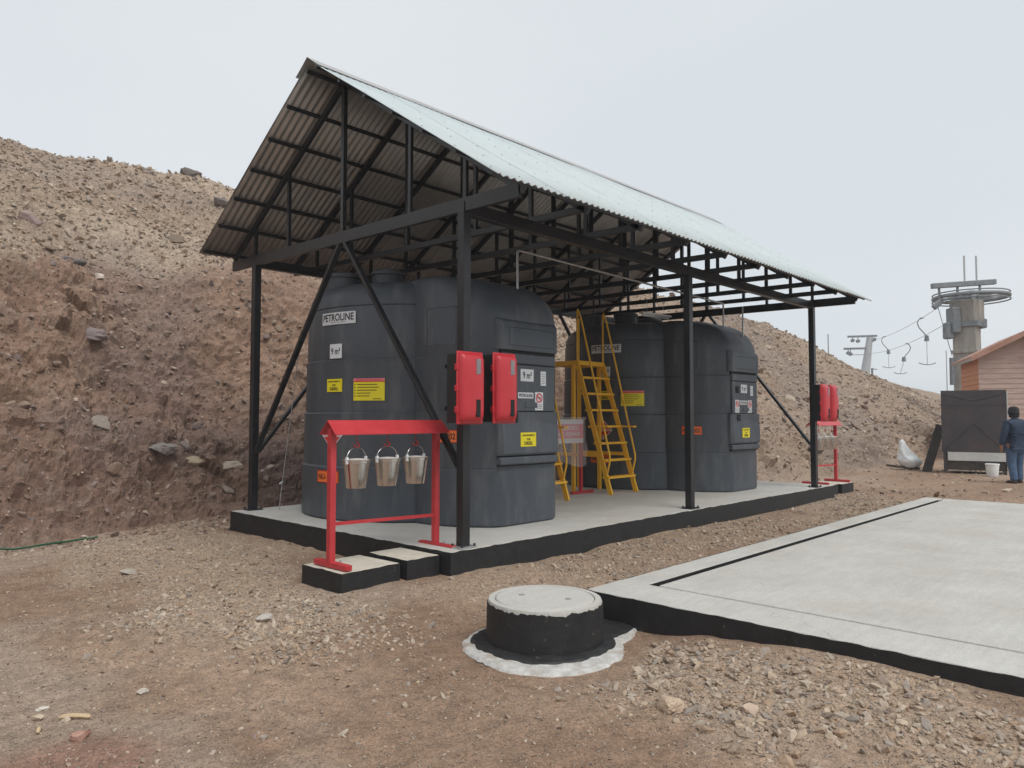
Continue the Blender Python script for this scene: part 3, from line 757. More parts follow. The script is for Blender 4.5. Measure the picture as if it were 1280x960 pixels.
# ------------------------------------------------------------------ concrete work
def wob(x, y, s=9.0, seed=7): return float(fbm(np.array([x * s]), np.array([y * s]), oct=3, seed=seed)[0])
def band(path, z0, z1, mb, out=0.005, step=0.04, w=0.004, closed=False):
    """painted band along an anticlockwise path, upper edge hand-brushed"""
    pts = []
    n = len(path) if closed else len(path) - 1
    for i in range(n):
        a = Vector((*path[i], 0)); b = Vector((*path[(i + 1) % len(path)], 0)); L = (b - a).length; k = max(2, int(L / step))
        d = (b - a).normalized(); nrm = Vector((d.y, -d.x, 0))
        row = []
        for j in range(k + 1):
            p = a + d * L * j / k + nrm * out
            if j == 0: p -= d * out
            if j == k: p += d * out
            row.append((p.x, p.y, z1 + w * wob(p.x, p.y) - 0.004))
        vs = []; fs = []
        for x, y, z in row:
            vs += [(x, y, z0), (x, y, z), (x - nrm.x * (out + 0.004), y - nrm.y * (out + 0.004), z)]
        for j in range(k): fs += [(3 * j, 3 * j + 3, 3 * j + 4, 3 * j + 1), (3 * j + 1, 3 * j + 4, 3 * j + 5, 3 * j + 2)]
        mb.add(vs, fs)
    return mb

SX0, SX1, SY0, SY1 = -0.27, 9.62, -0.12, 4.47
slab = MB().box((SX0, SY0, -0.6), (SX1, SY1, 0.0)).build('concrete_slab', 'concrete', bevel=0.012)
tag(slab, kind='structure')
band([(SX0, SY0), (SX1, SY0), (SX1, SY1), (SX0, SY1)], -0.55, 0.0, MB(), closed=True).build('painted_edge', 'black_paint', slab)

PX0, PX1, PY0, PY1, PZ = -0.42, 8.95, -12.0, -1.88, -0.045
pad = MB().box((PX0, PY0, -0.6), (PX1, PY1, -0.13)).build('concrete_pad', 'black_paint')
tag(pad, kind='structure')
IX0, IY1 = 0.06, -2.135                    # inner edge of the kerb
MB().box((PX0, PY0, -0.2), (IX0, PY1, PZ)).build('kerb', 'concrete', pad, bevel=0.008)
MB().box((IX0 + 0.003, IY1, -0.2), (PX1, PY1, PZ - 0.002)).build('kerb', 'concrete', pad, bevel=0.008)
MB().box((IX0 + 0.034, PY0, -0.2), (PX1 - 0.25, IY1 - 0.085, PZ - 0.001)).build('floor_panel', 'concrete', pad, bevel=0.008)
MB().box((PX1 - 0.24, PY0, -0.2), (PX1 - 0.002, IY1 - 0.02, PZ - 0.004)).build('kerb', 'concrete', pad, bevel=0.008)
band([(PX0, PY0), (PX1, PY0), (PX1, PY1), (PX0, PY1)], -0.55, PZ, MB(), closed=True).build('painted_edge', 'black_paint', pad)
# dark painted gutter lining
MB().box((IX0 + 0.004, IY1 - 0.083, -0.128), (PX1 - 0.26, IY1 - 0.007, -0.115)).build('gutter', 'black_paint', pad)
MB().box((IX0 + 0.006, IY1 - 0.006, -0.128), (PX1 - 0.26, IY1 - 0.0005, PZ - 0.008)).build('gutter_lining', 'black_paint', pad)
MB().box((IX0 + 0.001, PY0 + 0.01, -0.128), (IX0 + 0.030, IY1 - 0.09, -0.10)).build('joint_filler', 'black_paint', pad)

def block(x0, x1, y0, y1, zt, label, rot=0.0):
    c = ((x0 + x1) / 2, (y0 + y1) / 2)
    def T(x, y):
        x -= c[0]; y -= c[1]; return (c[0] + x * math.cos(rot) - y * math.sin(rot), c[1] + x * math.sin(rot) + y * math.cos(rot))
    P = [T(x0, y0), T(x1, y0), T(x1, y1), T(x0, y1)]
    o = thing('concrete_block', (c[0], c[1], -0.3), label, 'block', 'concrete footing blocks under the bucket stands')
    MB().prism(P, -0.5, zt).build('block_body', 'cream_concrete', o, bevel=0.01)
    band(P, -0.5, zt - 0.002, MB(), closed=True, w=0.004).build('painted_side', 'black_paint', o)
block(-1.40, -0.76, 0.05, 0.66, -0.055, 'black sided concrete block in front under the left post of the red stand', 0.03)
block(-0.69, -0.30, 0.02, 0.62, -0.035, 'black sided concrete block between the front block and the shelter slab', 0.0)
block(9.70, 10.35, 0.08, 0.68, -0.035, 'concrete block at the far end touching the shelter slab')
block(10.60, 11.24, 0.08, 0.70, -0.05, 'farthest concrete block under the outer post of the far red stand')

# manhole with mortar apron
mh = thing('manhole', (-1.13, -2.07, -0.26), 'round manhole riser with black painted side and concrete lid', 'manhole')
mc = (-1.13, -2.07)
MB().lathe([(0.402, -0.55), (0.402, -0.2), (0.398, 0.03), (0.392, 0.045), (0.352, 0.046), (0.348, 0.03), (0.30, 0.03)], (*mc, 0), 72).build('riser', 'concrete', mh, smooth_ang=35)
MB().lathe([(0.343, 0.0), (0.343, 0.042), (0.335, 0.049), (0.0005, 0.051)], (*mc, 0), 64, capt=False).build('lid', 'concrete', mh, smooth_ang=35)
for a, rr in ((2.0, 0.17), (5.1, 0.17)):
    MB().lathe([(0.022, 0.047), (0.022, 0.0535), (0.0005, 0.0537)], (mc[0] + rr * math.cos(a), mc[1] + rr * math.sin(a), 0), 12, capt=False).build('lifting_hole', 'tower_concrete', mh)
bm_ = MB(); N = 160; vs = []; fs = []
for i in range(N):
    a = 2 * math.pi * i / N; zt = 0.022 + 0.010 * wob(math.cos(a) * 3, math.sin(a) * 3, 3, 12) + 0.006 * wob(math.cos(a) * 9, math.sin(a) * 9, 3, 13)
    for r, z in ((0.412, -0.5), (0.409, -0.2), (0.4045, zt), (0.39, zt)): vs.append((mc[0] + r * math.cos(a), mc[1] + r * math.sin(a), z))
for i in range(N):
    for k in range(3): a, b = i * 4 + k, ((i + 1) % N) * 4 + k; fs.append((a, b, b + 1, a + 1))
bm_.add(vs, fs).build('painted_side', 'black_paint', mh, smooth_ang=40)
def apron(outline, inner, z_in, z_out, name, material, seed, wobble):
    """mortar collar spread from the riser to a ragged outline given as radius by angle"""
    A = np.linspace(0, 2 * np.pi, 181)[:-1]
    ang = np.array([o[0] for o in outline]); rad = np.array([o[1] for o in outline])
    ro = np.interp(A, ang, rad, period=2 * np.pi)
    ro = ro + wobble * fbm(np.cos(A) * 7, np.sin(A) * 7, oct=4, seed=seed)
    vs = []; fs = []; K = 14
    for i, a in enumerate(A):
        for k in range(K):
            t = k / (K - 1); r = inner + (ro[i] - inner) * t
            x, y = mc[0] + r * math.cos(a), mc[1] + r * math.sin(a)
            z = z_in + (z_out - z_in) * t ** 1.5 + (0.004 * wob(x, y, 14, seed) if 0 < k else 0) - (0.02 if k == K - 1 else 0)
            vs.append((x, y, z))
    n = len(A)
    for i in range(n):
        for k in range(K - 1): p, q_ = i * K + k, ((i + 1) % n) * K + k; fs.append((p, p + 1, q_ + 1, q_))
    return MB().add(vs, fs).build(name, material, mh, smooth_ang=60)
def polar(P): return sorted([(math.atan2(y - mc[1], x - mc[0]) % (2 * math.pi), math.hypot(x - mc[0], y - mc[1])) for x, y in P])
OUT = polar([(-1.50, -1.63), (-1.70, -2.02), (-1.73, -2.36), (-1.61, -2.55), (-1.37, -2.68), (-1.04, -2.66), (-0.77, -2.47), (-0.36, -2.325), (-0.36, -2.05), (-0.36, -1.92), (-0.72, -1.67), (-1.1, -1.53)])
INN = polar([(-1.47, -1.68), (-1.60, -2.05), (-1.52, -2.40), (-1.27, -2.53), (-0.98, -2.52), (-0.74, -2.38), (-0.38, -2.31), (-0.38, -2.05), (-0.38, -1.95), (-0.74, -1.70), (-1.1, -1.58)])
apron(OUT, 0.38, -0.248, -0.262, 'mortar_collar', 'concrete_wash', 3, 0.014)
apron(INN, 0.39, -0.224, -0.242, 'painted_collar', 'black_paint', 4, 0.007)
cap = MB().lathe([(0.062, -0.25), (0.060, -0.215), (0.052, -0.207), (0.0005, -0.205)], (-0.60, -2.10, 0), 20, capt=False).build('inspection_cap', 'pale_steel', origin=(-0.60, -2.10, -0.2), smooth_ang=30)
tag(cap, 'small grey round cap beside the manhole in the black collar', 'cap')

# ------------------------------------------------------------------ shelter
RY, RZ, SL = 2.19, 5.45, 0.645            # ridge line and slope
def zr(y): return RZ - SL * abs(y - RY)
sh = thing('shelter', (4.5, 2.19, 0), 'open black steel shelter with corrugated gable roof over the tanks', 'shelter')
POSTX = (0.0, 4.42, 8.97)
for px_ in POSTX:
    for py_ in (0.0, 4.37):
        p = MB().box((px_ - 0.05, py_ - 0.05, 0.014), (px_ + 0.05, py_ + 0.05, 3.44)).build('post', 'black_steel', sh, bevel=0.006)
        MB().box((px_ - 0.11, py_ - 0.10, 0.002), (px_ + 0.11, py_ + 0.085, 0.016)).build('base_plate', 'zinc_pipe' if (px_, py_) == (0.0, 0.0) else 'black_steel', p, bevel=0.003)
        for sx in (-1, 1):
            for sy in (-1, 1):
                MB().lathe([(0.013, 0.016), (0.013, 0.04)], (px_ + 0.085 * sx, py_ + 0.07 * sy - 0.007, 0), 6).build('bolt', 'black_steel', p)
for y in (0.0, 4.37):
    MB().box((-0.048, y - 0.047, 3.405), (9.02, y + 0.047, 3.535)).build('eave_beam', 'black_steel', sh, bevel=0.005)
NT = 10
for i in range(NT):
    x = i * 0.9967
    end = i in (0, NT - 1)
    w, h = (0.052, 0.145) if end else (0.05, 0.075)
    off = -0.012 if i == 0 else 0.0
    MB().box((x - w / 2 + off, RY - 2.985, 3.575 - h), (x + w / 2 + off, RY + 2.86, 3.575)).build('bottom_chord', 'black_steel', sh, bevel=0.004)
    for s in (-1, 1):
        a = (x, RY + s * 0.0, RZ - 0.0); tt = 3.02 if s < 0 else 2.86; b = (x, RY + s * tt, zr(RY + tt))
        MB().beam(a, b, 0.05, 0.075).build('rafter', 'black_steel', sh, bevel=0.004)
    for y in (2.19, 3.49, 0.88, -0.02, 4.40):
        ww = 0.058 if y == 2.19 else 0.046
        MB().box((x - ww / 2 + 0.003, y - ww / 2, 3.57), (x + ww / 2 - 0.003, y + ww / 2, zr(y) - 0.02)).build('truss_upright', 'black_steel', sh)
LS = math.hypot(1, SL); nS = {s: Vector((0, s * SL / LS, 1 / LS)) for s in (-1, 1)}
X0R, X1R = -0.50, 9.28
for s in (-1, 1):
    for k in range(7):
        t = 0.06 + k * ((3.02 if s < 0 else 2.84) - 0.06) / 6
        c = Vector((0, RY + s * t, RZ - SL * t)) + nS[s] * 0.053
        MB().beam((X0R + 0.03, c.y, c.z), (X1R - 0.04, c.y, c.z), 0.042, 0.03, ref=nS[s]).build('purlin', 'black_steel', sh)
# corrugated sheets, each lapped one wave over its neighbour
PITCH, AMPL, SHW = 0.094, 0.011, 0.94
nsh = int(math.ceil((X1R - X0R) / SHW)) 
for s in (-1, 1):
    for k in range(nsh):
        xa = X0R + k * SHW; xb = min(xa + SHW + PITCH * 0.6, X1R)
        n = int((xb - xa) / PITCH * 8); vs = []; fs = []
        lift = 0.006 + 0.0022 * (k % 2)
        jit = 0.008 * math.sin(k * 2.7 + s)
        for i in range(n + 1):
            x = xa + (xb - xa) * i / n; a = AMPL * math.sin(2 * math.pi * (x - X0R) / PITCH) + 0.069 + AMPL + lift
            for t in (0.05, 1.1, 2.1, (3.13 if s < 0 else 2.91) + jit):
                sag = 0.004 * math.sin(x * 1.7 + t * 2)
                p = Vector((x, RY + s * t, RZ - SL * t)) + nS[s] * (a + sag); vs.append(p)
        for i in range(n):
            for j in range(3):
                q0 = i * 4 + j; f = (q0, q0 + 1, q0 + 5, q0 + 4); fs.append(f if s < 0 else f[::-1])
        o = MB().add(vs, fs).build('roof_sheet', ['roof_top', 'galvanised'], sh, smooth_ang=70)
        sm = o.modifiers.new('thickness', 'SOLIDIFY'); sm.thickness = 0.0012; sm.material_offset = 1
# ridge cap
vs = []; fs = []; prof = [(-0.20, 0), (-0.06, 0), (0, 1), (0.06, 0), (0.20, 0)]
for x in (X0R - 0.03, X1R + 0.02):
    for dy, c_ in prof:
        s = -1 if dy < 0 else 1
        p = Vector((x, RY + dy, RZ - SL * abs(dy))) + (nS[s] * 0.104 if not c_ else Vector((0, 0, 0.132))); vs.append(p)
fs = [(i, i + 5, i + 6, i + 1) for i in range(4)]
o = MB().add(vs, fs).build('ridge_cap', 'galvanised', sh); sm = o.modifiers.new('thickness', 'SOLIDIFY'); sm.thickness = 0.0015; sm.offset = 1
# roofing screws on the purlin lines
for s in (-1, 1):
    mb = MB()
    for k in range(7):
        t = 0.10 + k * ((3.0 if s < 0 else 2.8) - 0.10) / 6
        for i in range(0, 104, 4):
            x = X0R + PITCH * (i + 0.25)
            if x > X1R - 0.03: break
            c = Vector((x, RY + s * t, RZ - SL * t)) + nS[s] * (0.069 + 2 * AMPL + 0.009)
            mb.beam(c - nS[s] * 0.004, c + nS[s] * 0.004, 0.010, 0.010, ref=(1, 0, 0))
    o = mb.build('roof_screws', 'pale_steel', sh); o['kind'] = 'stuff'
# gable bracing and lengthwise braces
for x in (0.0, 8.97):
    for s in (-1, 1):
        yb = 0.06 if s < 0 else 4.31
        MB().beam((x, yb, 0.80), (x, 2.19 + s * 0.06, 3.435), 0.045, 0.07, ref=(1, 0, 0)).build('brace', 'black_steel', sh, bevel=0.004)
for x0_, dx in ((0.06, 1), (8.91, -1)):
    MB().beam((x0_, 4.37, 0.80), (x0_ + dx * 2.15, 4.37, 3.41), 0.045, 0.06, ref=(0, 1, 0)).build('brace', 'black_steel', sh, bevel=0.004)

# vent pipe under the trusses
vp = MB()
vp.tube([(1.86, 1.0, 2.80), (1.86, 1.0, 3.44), (1.87, 1.0, 3.465), (1.90, 1.0, 3.475), (7.36, 1.0, 3.40), (7.39, 1.0, 3.39), (7.40, 1.0, 3.36), (7.40, 1.0, 2.80)], 0.017, 8)
o = vp.build('vent_pipe', 'zinc_pipe', origin=(1.86, 1.0, 3.0), smooth_ang=60)
tag(o, 'thin galvanised vent pipe running under the trusses between both tanks', 'pipe')
o = MB().tube([(7.72, 0.78, 2.70), (7.72, 0.78, 3.36)], 0.016, 8).build('vent_riser', 'zinc_pipe', origin=(7.72, 0.78, 2.7), smooth_ang=60)
tag(o, 'short grey riser pipe standing on the front dome of the far tank', 'pipe')

# ------------------------------------------------------------------ tanks
TC = Vector((1.69, 2.90, 0.0))
tank = thing('fuel_tank', TC, 'dark grey plastic fuel tank with dispenser cabin nearest the red bucket stand', 'tank', 'plastic fuel tanks under the shelter')
def rz_(z):                                     # wall radius of the round part, stepped at the ribs
    for z0, z1, r0, r1 in ((0, 0.68, 1.545, 1.530), (0.68, 1.365, 1.522, 1.509), (1.365, 2.045, 1.503, 1.492), (2.045, 2.72, 1.486, 1.475), (2.72, 3.2, 1.465, 1.455)):
        if z <= z1: return r0 + (r1 - r0) * (z - z0) / (z1 - z0)
prof = [(1.50, 0.0), (1.535, 0.02), (1.545, 0.06)]
for zc in (0.68, 1.365, 2.045):
    prof += [(rz_(zc - 0.06) + 0.002, zc - 0.06), (rz_(zc - 0.04) + 0.010, zc - 0.034), (rz_(zc - 0.04) + 0.013, zc - 0.016), (rz_(zc - 0.04) - 0.018, zc + 0.002), (rz_(zc + 0.03) - 0.010, zc + 0.012), (rz_(zc + 0.05), zc + 0.05)]
prof += [(1.476, 2.69), (1.470, 2.712), (1.452, 2.716), (1.452, 2.724), (1.466, 2.730), (1.462, 2.80), (1.435, 2.90), (1.37, 2.985), (1.27, 3.04), (1.10, 3.075), (0.7, 3.10), (0.001, 3.11)]
MB().lathe(prof, TC, 96, capt=False).build('tank_body', 'tank_plastic', tank, smooth_ang=32)
for dx, dy, r in ((-0.80, 0.62, 0.26), (-0.52, -0.06, 0.22), (0.55, 0.1, 0.26)):
    lid = MB().lathe([(r, 3.0), (r, 3.27), (r + 0.02, 3.275), (r + 0.02, 3.32), (r - 0.02, 3.345), (0.001, 3.36)], (TC.x + dx, TC.y + dy, 0), 28, capt=False).build('manhole_lid', 'tank_plastic', tank, smooth_ang=35)
def cabin_ring(z, inset=0.0, fy=1.0, fx=1.0):
    P = [(-0.9, -0.5), (-0.915, -1.10), (-0.915, -1.17), (-0.948, -1.24), (-0.935, -1.42), (-0.91, -1.60), (-0.875, -1.73), (-0.825, -1.85), (-0.755, -1.97), (-0.66, -2.09), (-0.60, -2.165), (-0.55, -2.215), (-0.49, -2.245), (-0.40, -2.26), (0.0, -2.265)]
    P = P + [(-x, y) for x, y in P[-2::-1]]
    out = []
    for x, y in P:
        x *= (1 - inset) * fx; y = -1.2 + (y + 1.2) * (1 - inset) * fy if y < -1.2 else y
        out.append((TC.x + x, TC.y + y, z))
    return out
rings = [cabin_ring(0.0, 0.03), cabin_ring(0.02, 0.006), cabin_ring(0.05)]
for zc, w in ((0.68, 0.012), (1.365, 0.010), (2.045, 0.010)):
    rings += [cabin_ring(zc - 0.03), cabin_ring(zc - 0.012, -0.004), cabin_ring(zc - 0.004, 0.010), cabin_ring(zc + 0.006, 0.012), cabin_ring(zc + 0.03)]
rings += [cabin_ring(2.46)]
for k in range(1, 11):
    t = math.sin(k / 10 * math.pi / 2); z = 2.46 + 0.61 * t; c = math.sqrt(max(0, 1 - t * t))
    rings.append(cabin_ring(z, 0, 0.26 + 0.74 * c, 0.84 + 0.16 * c ** 0.7))
MB().loft(rings).build('cabin_body', 'tank_plastic', tank, smooth_ang=38)
def FR(x, z, y=0): return (TC.x + x, TC.y - 2.262 - y, z)       # front of the cabin
def fbox(x0, x1, z0, z1, d, name, material='tank_plastic', parent=tank, bevel=0.012, d0=-0.06):
    mb = MB().box(FR(x0, z0, d), FR(x1, z1, d0)); return mb.build(name, material, parent, bevel=bevel, smooth_ang=40)
# header over the dispenser, with a sunk rectangle
mb = MB(); yb = -0.06
prof_h = [(2.115, 0.045), (2.44, 0.045), (2.475, 0.02), (2.50, -0.035)]
hd_ = []
for sx in (-0.56, -0.51, 0.48, 0.53):
    k = 0.0 if abs(sx) > 0.52 else 1.0
    hd_.append([FR(sx, z, d * k - (1 - k) * 0.02) for z, d in prof_h] + [FR(sx, 2.48, yb), FR(sx, 2.115, yb)])
mb.loft(hd_)
header = mb.build('header', 'tank_plastic', tank, bevel=0.008, smooth_ang=40)
for (a, b, c, d) in ((-0.40, 0.42, 2.17, 2.176), (-0.40, 0.42, 2.385, 2.391), (-0.40, -0.394, 2.17, 2.391), (0.414, 0.42, 2.17, 2.391)):
    MB().box(FR(a, c, 0.0462), FR(b, d, 0.03)).build('groove', 'dark_pocket', header)
fbox(-0.51, 0.48, 2.075, 2.118, 0.004, 'painted_gap_shade', 'dark_pocket', bevel=0)  # near-black strips put the shade between the panels into the colour
fbox(-0.50, 0.465, 1.955, 2.078, 0.030, 'upper_band')
door = fbox(-0.495, 0.46, 1.375, 1.945, 0.022, 'dispenser_door')
fbox(-0.495, 0.46, 1.944, 1.956, 0.010, 'painted_gap_shade', 'dark_pocket', bevel=0)
for z in (1.80, 1.30):
    pk = fbox(-0.39, -0.25, z - 0.06, z + 0.06, 0.026 if z > 1.4 else 0.046, 'handle_pocket', 'dark_pocket', bevel=0)
    MB().box(FR(-0.37, z - 0.012, 0.045 if z > 1.4 else 0.06), FR(-0.27, z + 0.012, 0.02)).build('handle', 'black_plastic', pk, bevel=0.004)
fbox(-0.10, 0.12, 1.42, 1.49, 0.030, 'lock_plate', bevel=0.006)
mb = MB(); tr_ = []
for sx in (-0.555, -0.515, 0.48, 0.525):
    k = 1.0 if abs(sx) < 0.52 else 0.2
    tr_.append([FR(sx, 0.845, yb), FR(sx, 0.845, 0.040 * k), FR(sx, 0.87, 0.062 * k), FR(sx, 1.12, 0.062 * k), FR(sx, 1.20, 0.044 * k), FR(sx, 1.37, 0.044 * k), FR(sx, 1.37, yb)])
mb.loft(tr_); mb.build('service_tray', 'tank_plastic', tank, bevel=0.006, smooth_ang=40)
fbox(-0.53, 0.49, 0.832, 0.846, 0.004, 'painted_gap_shade', 'dark_pocket', bevel=0)
fbox(-0.54, 0.50, 0.735, 0.83, 0.048, 'lower_lip', bevel=0.018)
fbox(-0.53, 0.49, 0.718, 0.736, 0.006, 'painted_gap_shade', 'dark_pocket', bevel=0)
# side recess with pale jamb (on both flanks the moulding is the same)
def SD(y, z, o=0.0, s=-1):                       # flank of the cabin: y measured back from the tank centre
    x = np.interp(-y, [1.24, 1.42, 1.60, 1.73, 1.85, 1.97], [0.948, 0.935, 0.91, 0.875, 0.825, 0.755])
    return (TC.x + s * (float(x) + o), TC.y + y, z)
for s in (-1, 1):
    rc = MB()
    for (ya, yb_, za, zb, o_) in ((-1.40, -1.83, 2.19, 2.63, 0.003),):
        n = 8; vs = []
        for i in range(n + 1):
            y = ya + (yb_ - ya) * i / n; vs += [SD(y, za, o_, s), SD(y, zb, o_, s)]
        f = [(2 * i, 2 * i + 2, 2 * i + 3, 2 * i + 1) for i in range(n)]
        rc.add(vs, f if s < 0 else [q_[::-1] for q_ in f])
    r_ = rc.build('side_recess', 'tank_plastic', tank)
    for ya, yb_, za, zb in ((-1.37, -1.42, 2.17, 2.65), (-1.42, -1.83, 2.63, 2.65), (-1.42, -1.83, 2.17, 2.19), (-1.81, -1.83, 2.19, 2.63)):
        MB().add([SD(ya, za, -.02, s), SD(yb_, za, -.02, s), SD(yb_, zb, -.02, s), SD(ya, zb, -.02, s), SD(ya, za, 0.016, s), SD(yb_, za, 0.016, s), SD(yb_, zb, 0.016, s), SD(ya, zb, 0.016, s)],
                 [(3, 2, 1, 0), (4, 5, 6, 7), (0, 1, 5, 4), (1, 2, 6, 5), (2, 3, 7, 6), (3, 0, 4, 7)]).build('recess_rim', 'tank_plastic', r_, bevel=0.006)
# --- signs on the round wall
def cyl(a_deg, zc):
    a0 = R(a_deg); r = rz_(zc)
    def f(u, v, n):
        a = a0 + u / r; rr = rz_(min(max(zc + v, 0), 3.1)) * 0 + r + n + 0.012
        return (TC.x + rr * math.cos(a), TC.y + rr * math.sin(a), zc + v)
    return f
def flat(x, z, y=0.0):
    return lambda u, v, n: FR(x + u, z + v, y + n)
def warn_yellow(fm, w, h):
    s = Sign(fm, w, h, 'sign_yellow', tank, 'diesel_sign')
    s.text('ALMACENAMIENTO', 0, h * 0.30, w * 0.82, h * 0.13); s.text('DE', 0, h * 0.02, w * 0.22, h * 0.15); s.text('DIESEL', 0, -h * 0.26, w * 0.56, h * 0.24)
def nu_sign(fm, w, h):
    s = Sign(fm, w, h, 'sign_orange', tank, 'hazard_number_sign')
    t_ = 0.008
    s.rects([(-w / 2, h / 2 - t_, w / 2, h / 2), (-w / 2, -h / 2, w / 2, -h / 2 + t_), (-w / 2, -h / 2 + t_, -w / 2 + t_, h / 2 - t_), (w / 2 - t_, -h / 2 + t_, w / 2, h / 2 - t_)], 'sign_red', 'border')
    s.text('NU-1202', 0, 0, w * 0.86, h * 0.5)
s = Sign(cyl(-170, 2.575), 0.60, 0.155, 'white_board', tank, 'name_sign')
s.text('PETROLINE', 0, 0.012, 0.55, 0.095); s.rects([(-0.12, -0.056, 0.14, -0.050)], 'window_grey')
s = Sign(cyl(-170.5, 2.15), 0.215, 0.185, 'white_board', tank, 'volume_sign'); s.text('9 m³', 0, 0, 0.16, 0.085)
warn_yellow(cyl(-170.7, 1.71), 0.27, 0.165)
s = Sign(cyl(-150.5, 1.652), 0.42, 0.28, 'sign_yellow', tank, 'instruction_sign')
s.rects([(-0.21, 0.108, 0.21, 0.14)], 'sign_pink', 'header_strip')
s.rects([(-0.21, 0.094, 0.21, 0.108)], 'sign_red', 'header_line')
s.text('MEDIDAS DE SEGURIDAD', 0, 0.124, 0.34, 0.018, 'sign_red')
L = []
for k, ln in enumerate((0.27, 0.29, 0.26, 0.18, 0.17)):
    z = 0.062 - k * 0.036; L += [(-0.195, z - 0.006, -0.178, z + 0.006), (-0.155, z - 0.004, -0.155 + ln, z + 0.004)]
L += [(0.06, -0.122, 0.17, -0.115)]
s.rects(L, 'ink_black', 'print')
nu_sign(cyl(-173.5, 0.545), 0.40, 0.15)
hw = 0.185
s = Sign(cyl(-171.4, 1.075), 2 * hw, 2 * hw, 'white_board', tank, 'flammable_diamond', poly=[(0, hw), (-hw, 0), (0, -hw), (hw, 0)][::-1])
k = hw * 0.92; s.poly([(0, k), (-k, 0), (0, -k), (k, 0)][::-1], 'sign_red', 'red_field')
s.rects([(-0.17, -0.022, 0.17, 0.022)], 'white_board', 'text_band'); s.text('INFLAMABLE', 0, 0, 0.30, 0.03, 'sign_red'); s.text('3', 0, -0.12, 0.045, 0.065, 'white_board')
# cabin flank hazard number
nu_sign(lambda u, v, n: SD(-1.69 - u * 0.99, 1.076 + v, n + 0.002), 0.34, 0.15)
# --- signs on the dispenser door
s = Sign(flat(-0.065, 1.82, 0.022), 0.235, 0.15, 'white_board', tank, 'volume_sign'); s.text('9 m³', 0, 0, 0.16, 0.085)
s = Sign(flat(0.235, 1.79, 0.022), 0.10, 0.18, 'white_board', tank, 'notice'); s.rects([(-0.03, 0.05 - 0.028 * i, 0.03, 0.056 - 0.028 * i) for i in range(5)], 'window_grey')
for x in (-0.33, 0.155):
    s = Sign(flat(x, 1.505, 0.022), 0.15, 0.225, 'white_board', tank, 'no_smoking_sign')
    s.poly([(-0.035, 0.035), (0.03, 0.035), (0.03, 0.047), (-0.035, 0.047)], 'ink_black', 'cigarette'); s.ring(0, 0.04, 0.044, 0.060, 'sign_red')
    s.rects([(-0.055, -0.05 - 0.02 * i, 0.055, -0.043 - 0.02 * i) for i in range(3)], 'window_grey')
s = Sign(flat(-0.09, 1.572, 0.022), 0.275, 0.072, 'white_board', tank, 'name_sign'); s.text('PETROLINE', 0, 0, 0.24, 0.042)
warn_yellow(flat(-0.085, 1.035, 0.062), 0.275, 0.17)
tank2 = copy_tree(tank, (7.46, 2.90, 0), 'dark grey plastic fuel tank with dispenser cabin at the far end of the slab')

# ------------------------------------------------------------------ fire cabinets
def fire_cabinet(x0, x1, y_face, z0, z1, label):
    o = thing('fire_cabinet', ((x0 + x1) / 2, y_face, z0), label, 'fire cabinet', 'red fire extinguisher cabinets on the posts')
    yb = y_face + 0.24
    MB().box((x0 + 0.015, y_face + 0.085, z0 + 0.012), (x1 - 0.015, yb, z1 - 0.012)).build('case', 'black_plastic', o, bevel=0.015)
    rim = MB().box((x0, y_face + 0.065, z0), (x1, y_face + 0.086, z1)); rim = rim.build('door_rim', 'red_plastic', o, bevel=0.010, smooth_ang=40)
    rings = []
    cx, cz, hw_, hh = (x0 + x1) / 2, (z0 + z1) / 2, (x1 - x0) / 2, (z1 - z0) / 2
    for y, ix, iz in ((0.066, 0.012, 0.012), (0.045, 0.016, 0.016), (0.02, 0.030, 0.040), (0.006, 0.055, 0.085), (0.0, 0.085, 0.13)):
        r = []
        for k in range(32):
            a = 2 * math.pi * (k + 0.5) / 32; ca, sa = math.cos(a), math.sin(a)
            e = 0.22
            r.append((cx + (hw_ - ix) * math.copysign(abs(ca) ** e, ca), y_face + y, cz + (hh - iz) * math.copysign(abs(sa) ** e, sa)))
        rings.append(r)
    MB().loft(rings, capb=False).build('door', 'red_plastic', o, smooth_ang=45)
    for zc, hz_, dk in ((z0 + 0.79 * (z1 - z0), 0.075, 0), (z0 + 0.22 * (z1 - z0), 0.085, 1)):
        w = MB().box((cx + 0.020, y_face - 0.004, zc - hz_), (cx + 0.078, y_face + 0.02, zc + hz_)).build('window', 'window_grey' if not dk else 'dark_pocket', o, bevel=0.004)
    for k in range(3):
        z = z0 + (0.2 + 0.29 * k) * (z1 - z0)
        MB().box((x0 - 0.008, y_face + 0.06, z - 0.03), (x0 + 0.018, y_face + 0.10, z + 0.03)).build('hinge', 'red_plastic', o, bevel=0.006)
    for z in (z0 + 0.15, z1 - 0.15):
        MB().box((x0 + 0.03, yb - 0.004, z - 0.02), (x1 - 0.03, yb + 0.012, z + 0.02)).build('bracket', 'black_steel', o)
    return o
fire_cabinet(-0.31, 0.035, -0.31, 1.235, 1.945, 'red fire extinguisher cabinet on the near corner post, left of the pair')
fire_cabinet(0.18, 0.51, -0.31, 1.24, 1.96, 'red fire extinguisher cabinet right of the near corner post, beside its twin')
fire_cabinet(8.72, 9.04, -0.31, 1.23, 1.93, 'red fire extinguisher cabinet on the far corner post, left of the pair')
fire_cabinet(9.16, 9.48, -0.31, 1.23, 1.93, 'red fire extinguisher cabinet farthest away, right of the far corner post')
for xx, ll_ in ((0, 'black steel bar carrying the fire cabinets on the near post'), (8.97, 'black steel bar carrying the fire cabinets on the far post')):
    for z in (1.39, 1.80):
        MB().box((xx - 0.30, -0.058, z - 0.018), (xx + 0.50, -0.0515, z + 0.018)).build('cabinet_rail', 'black_steel', sh)

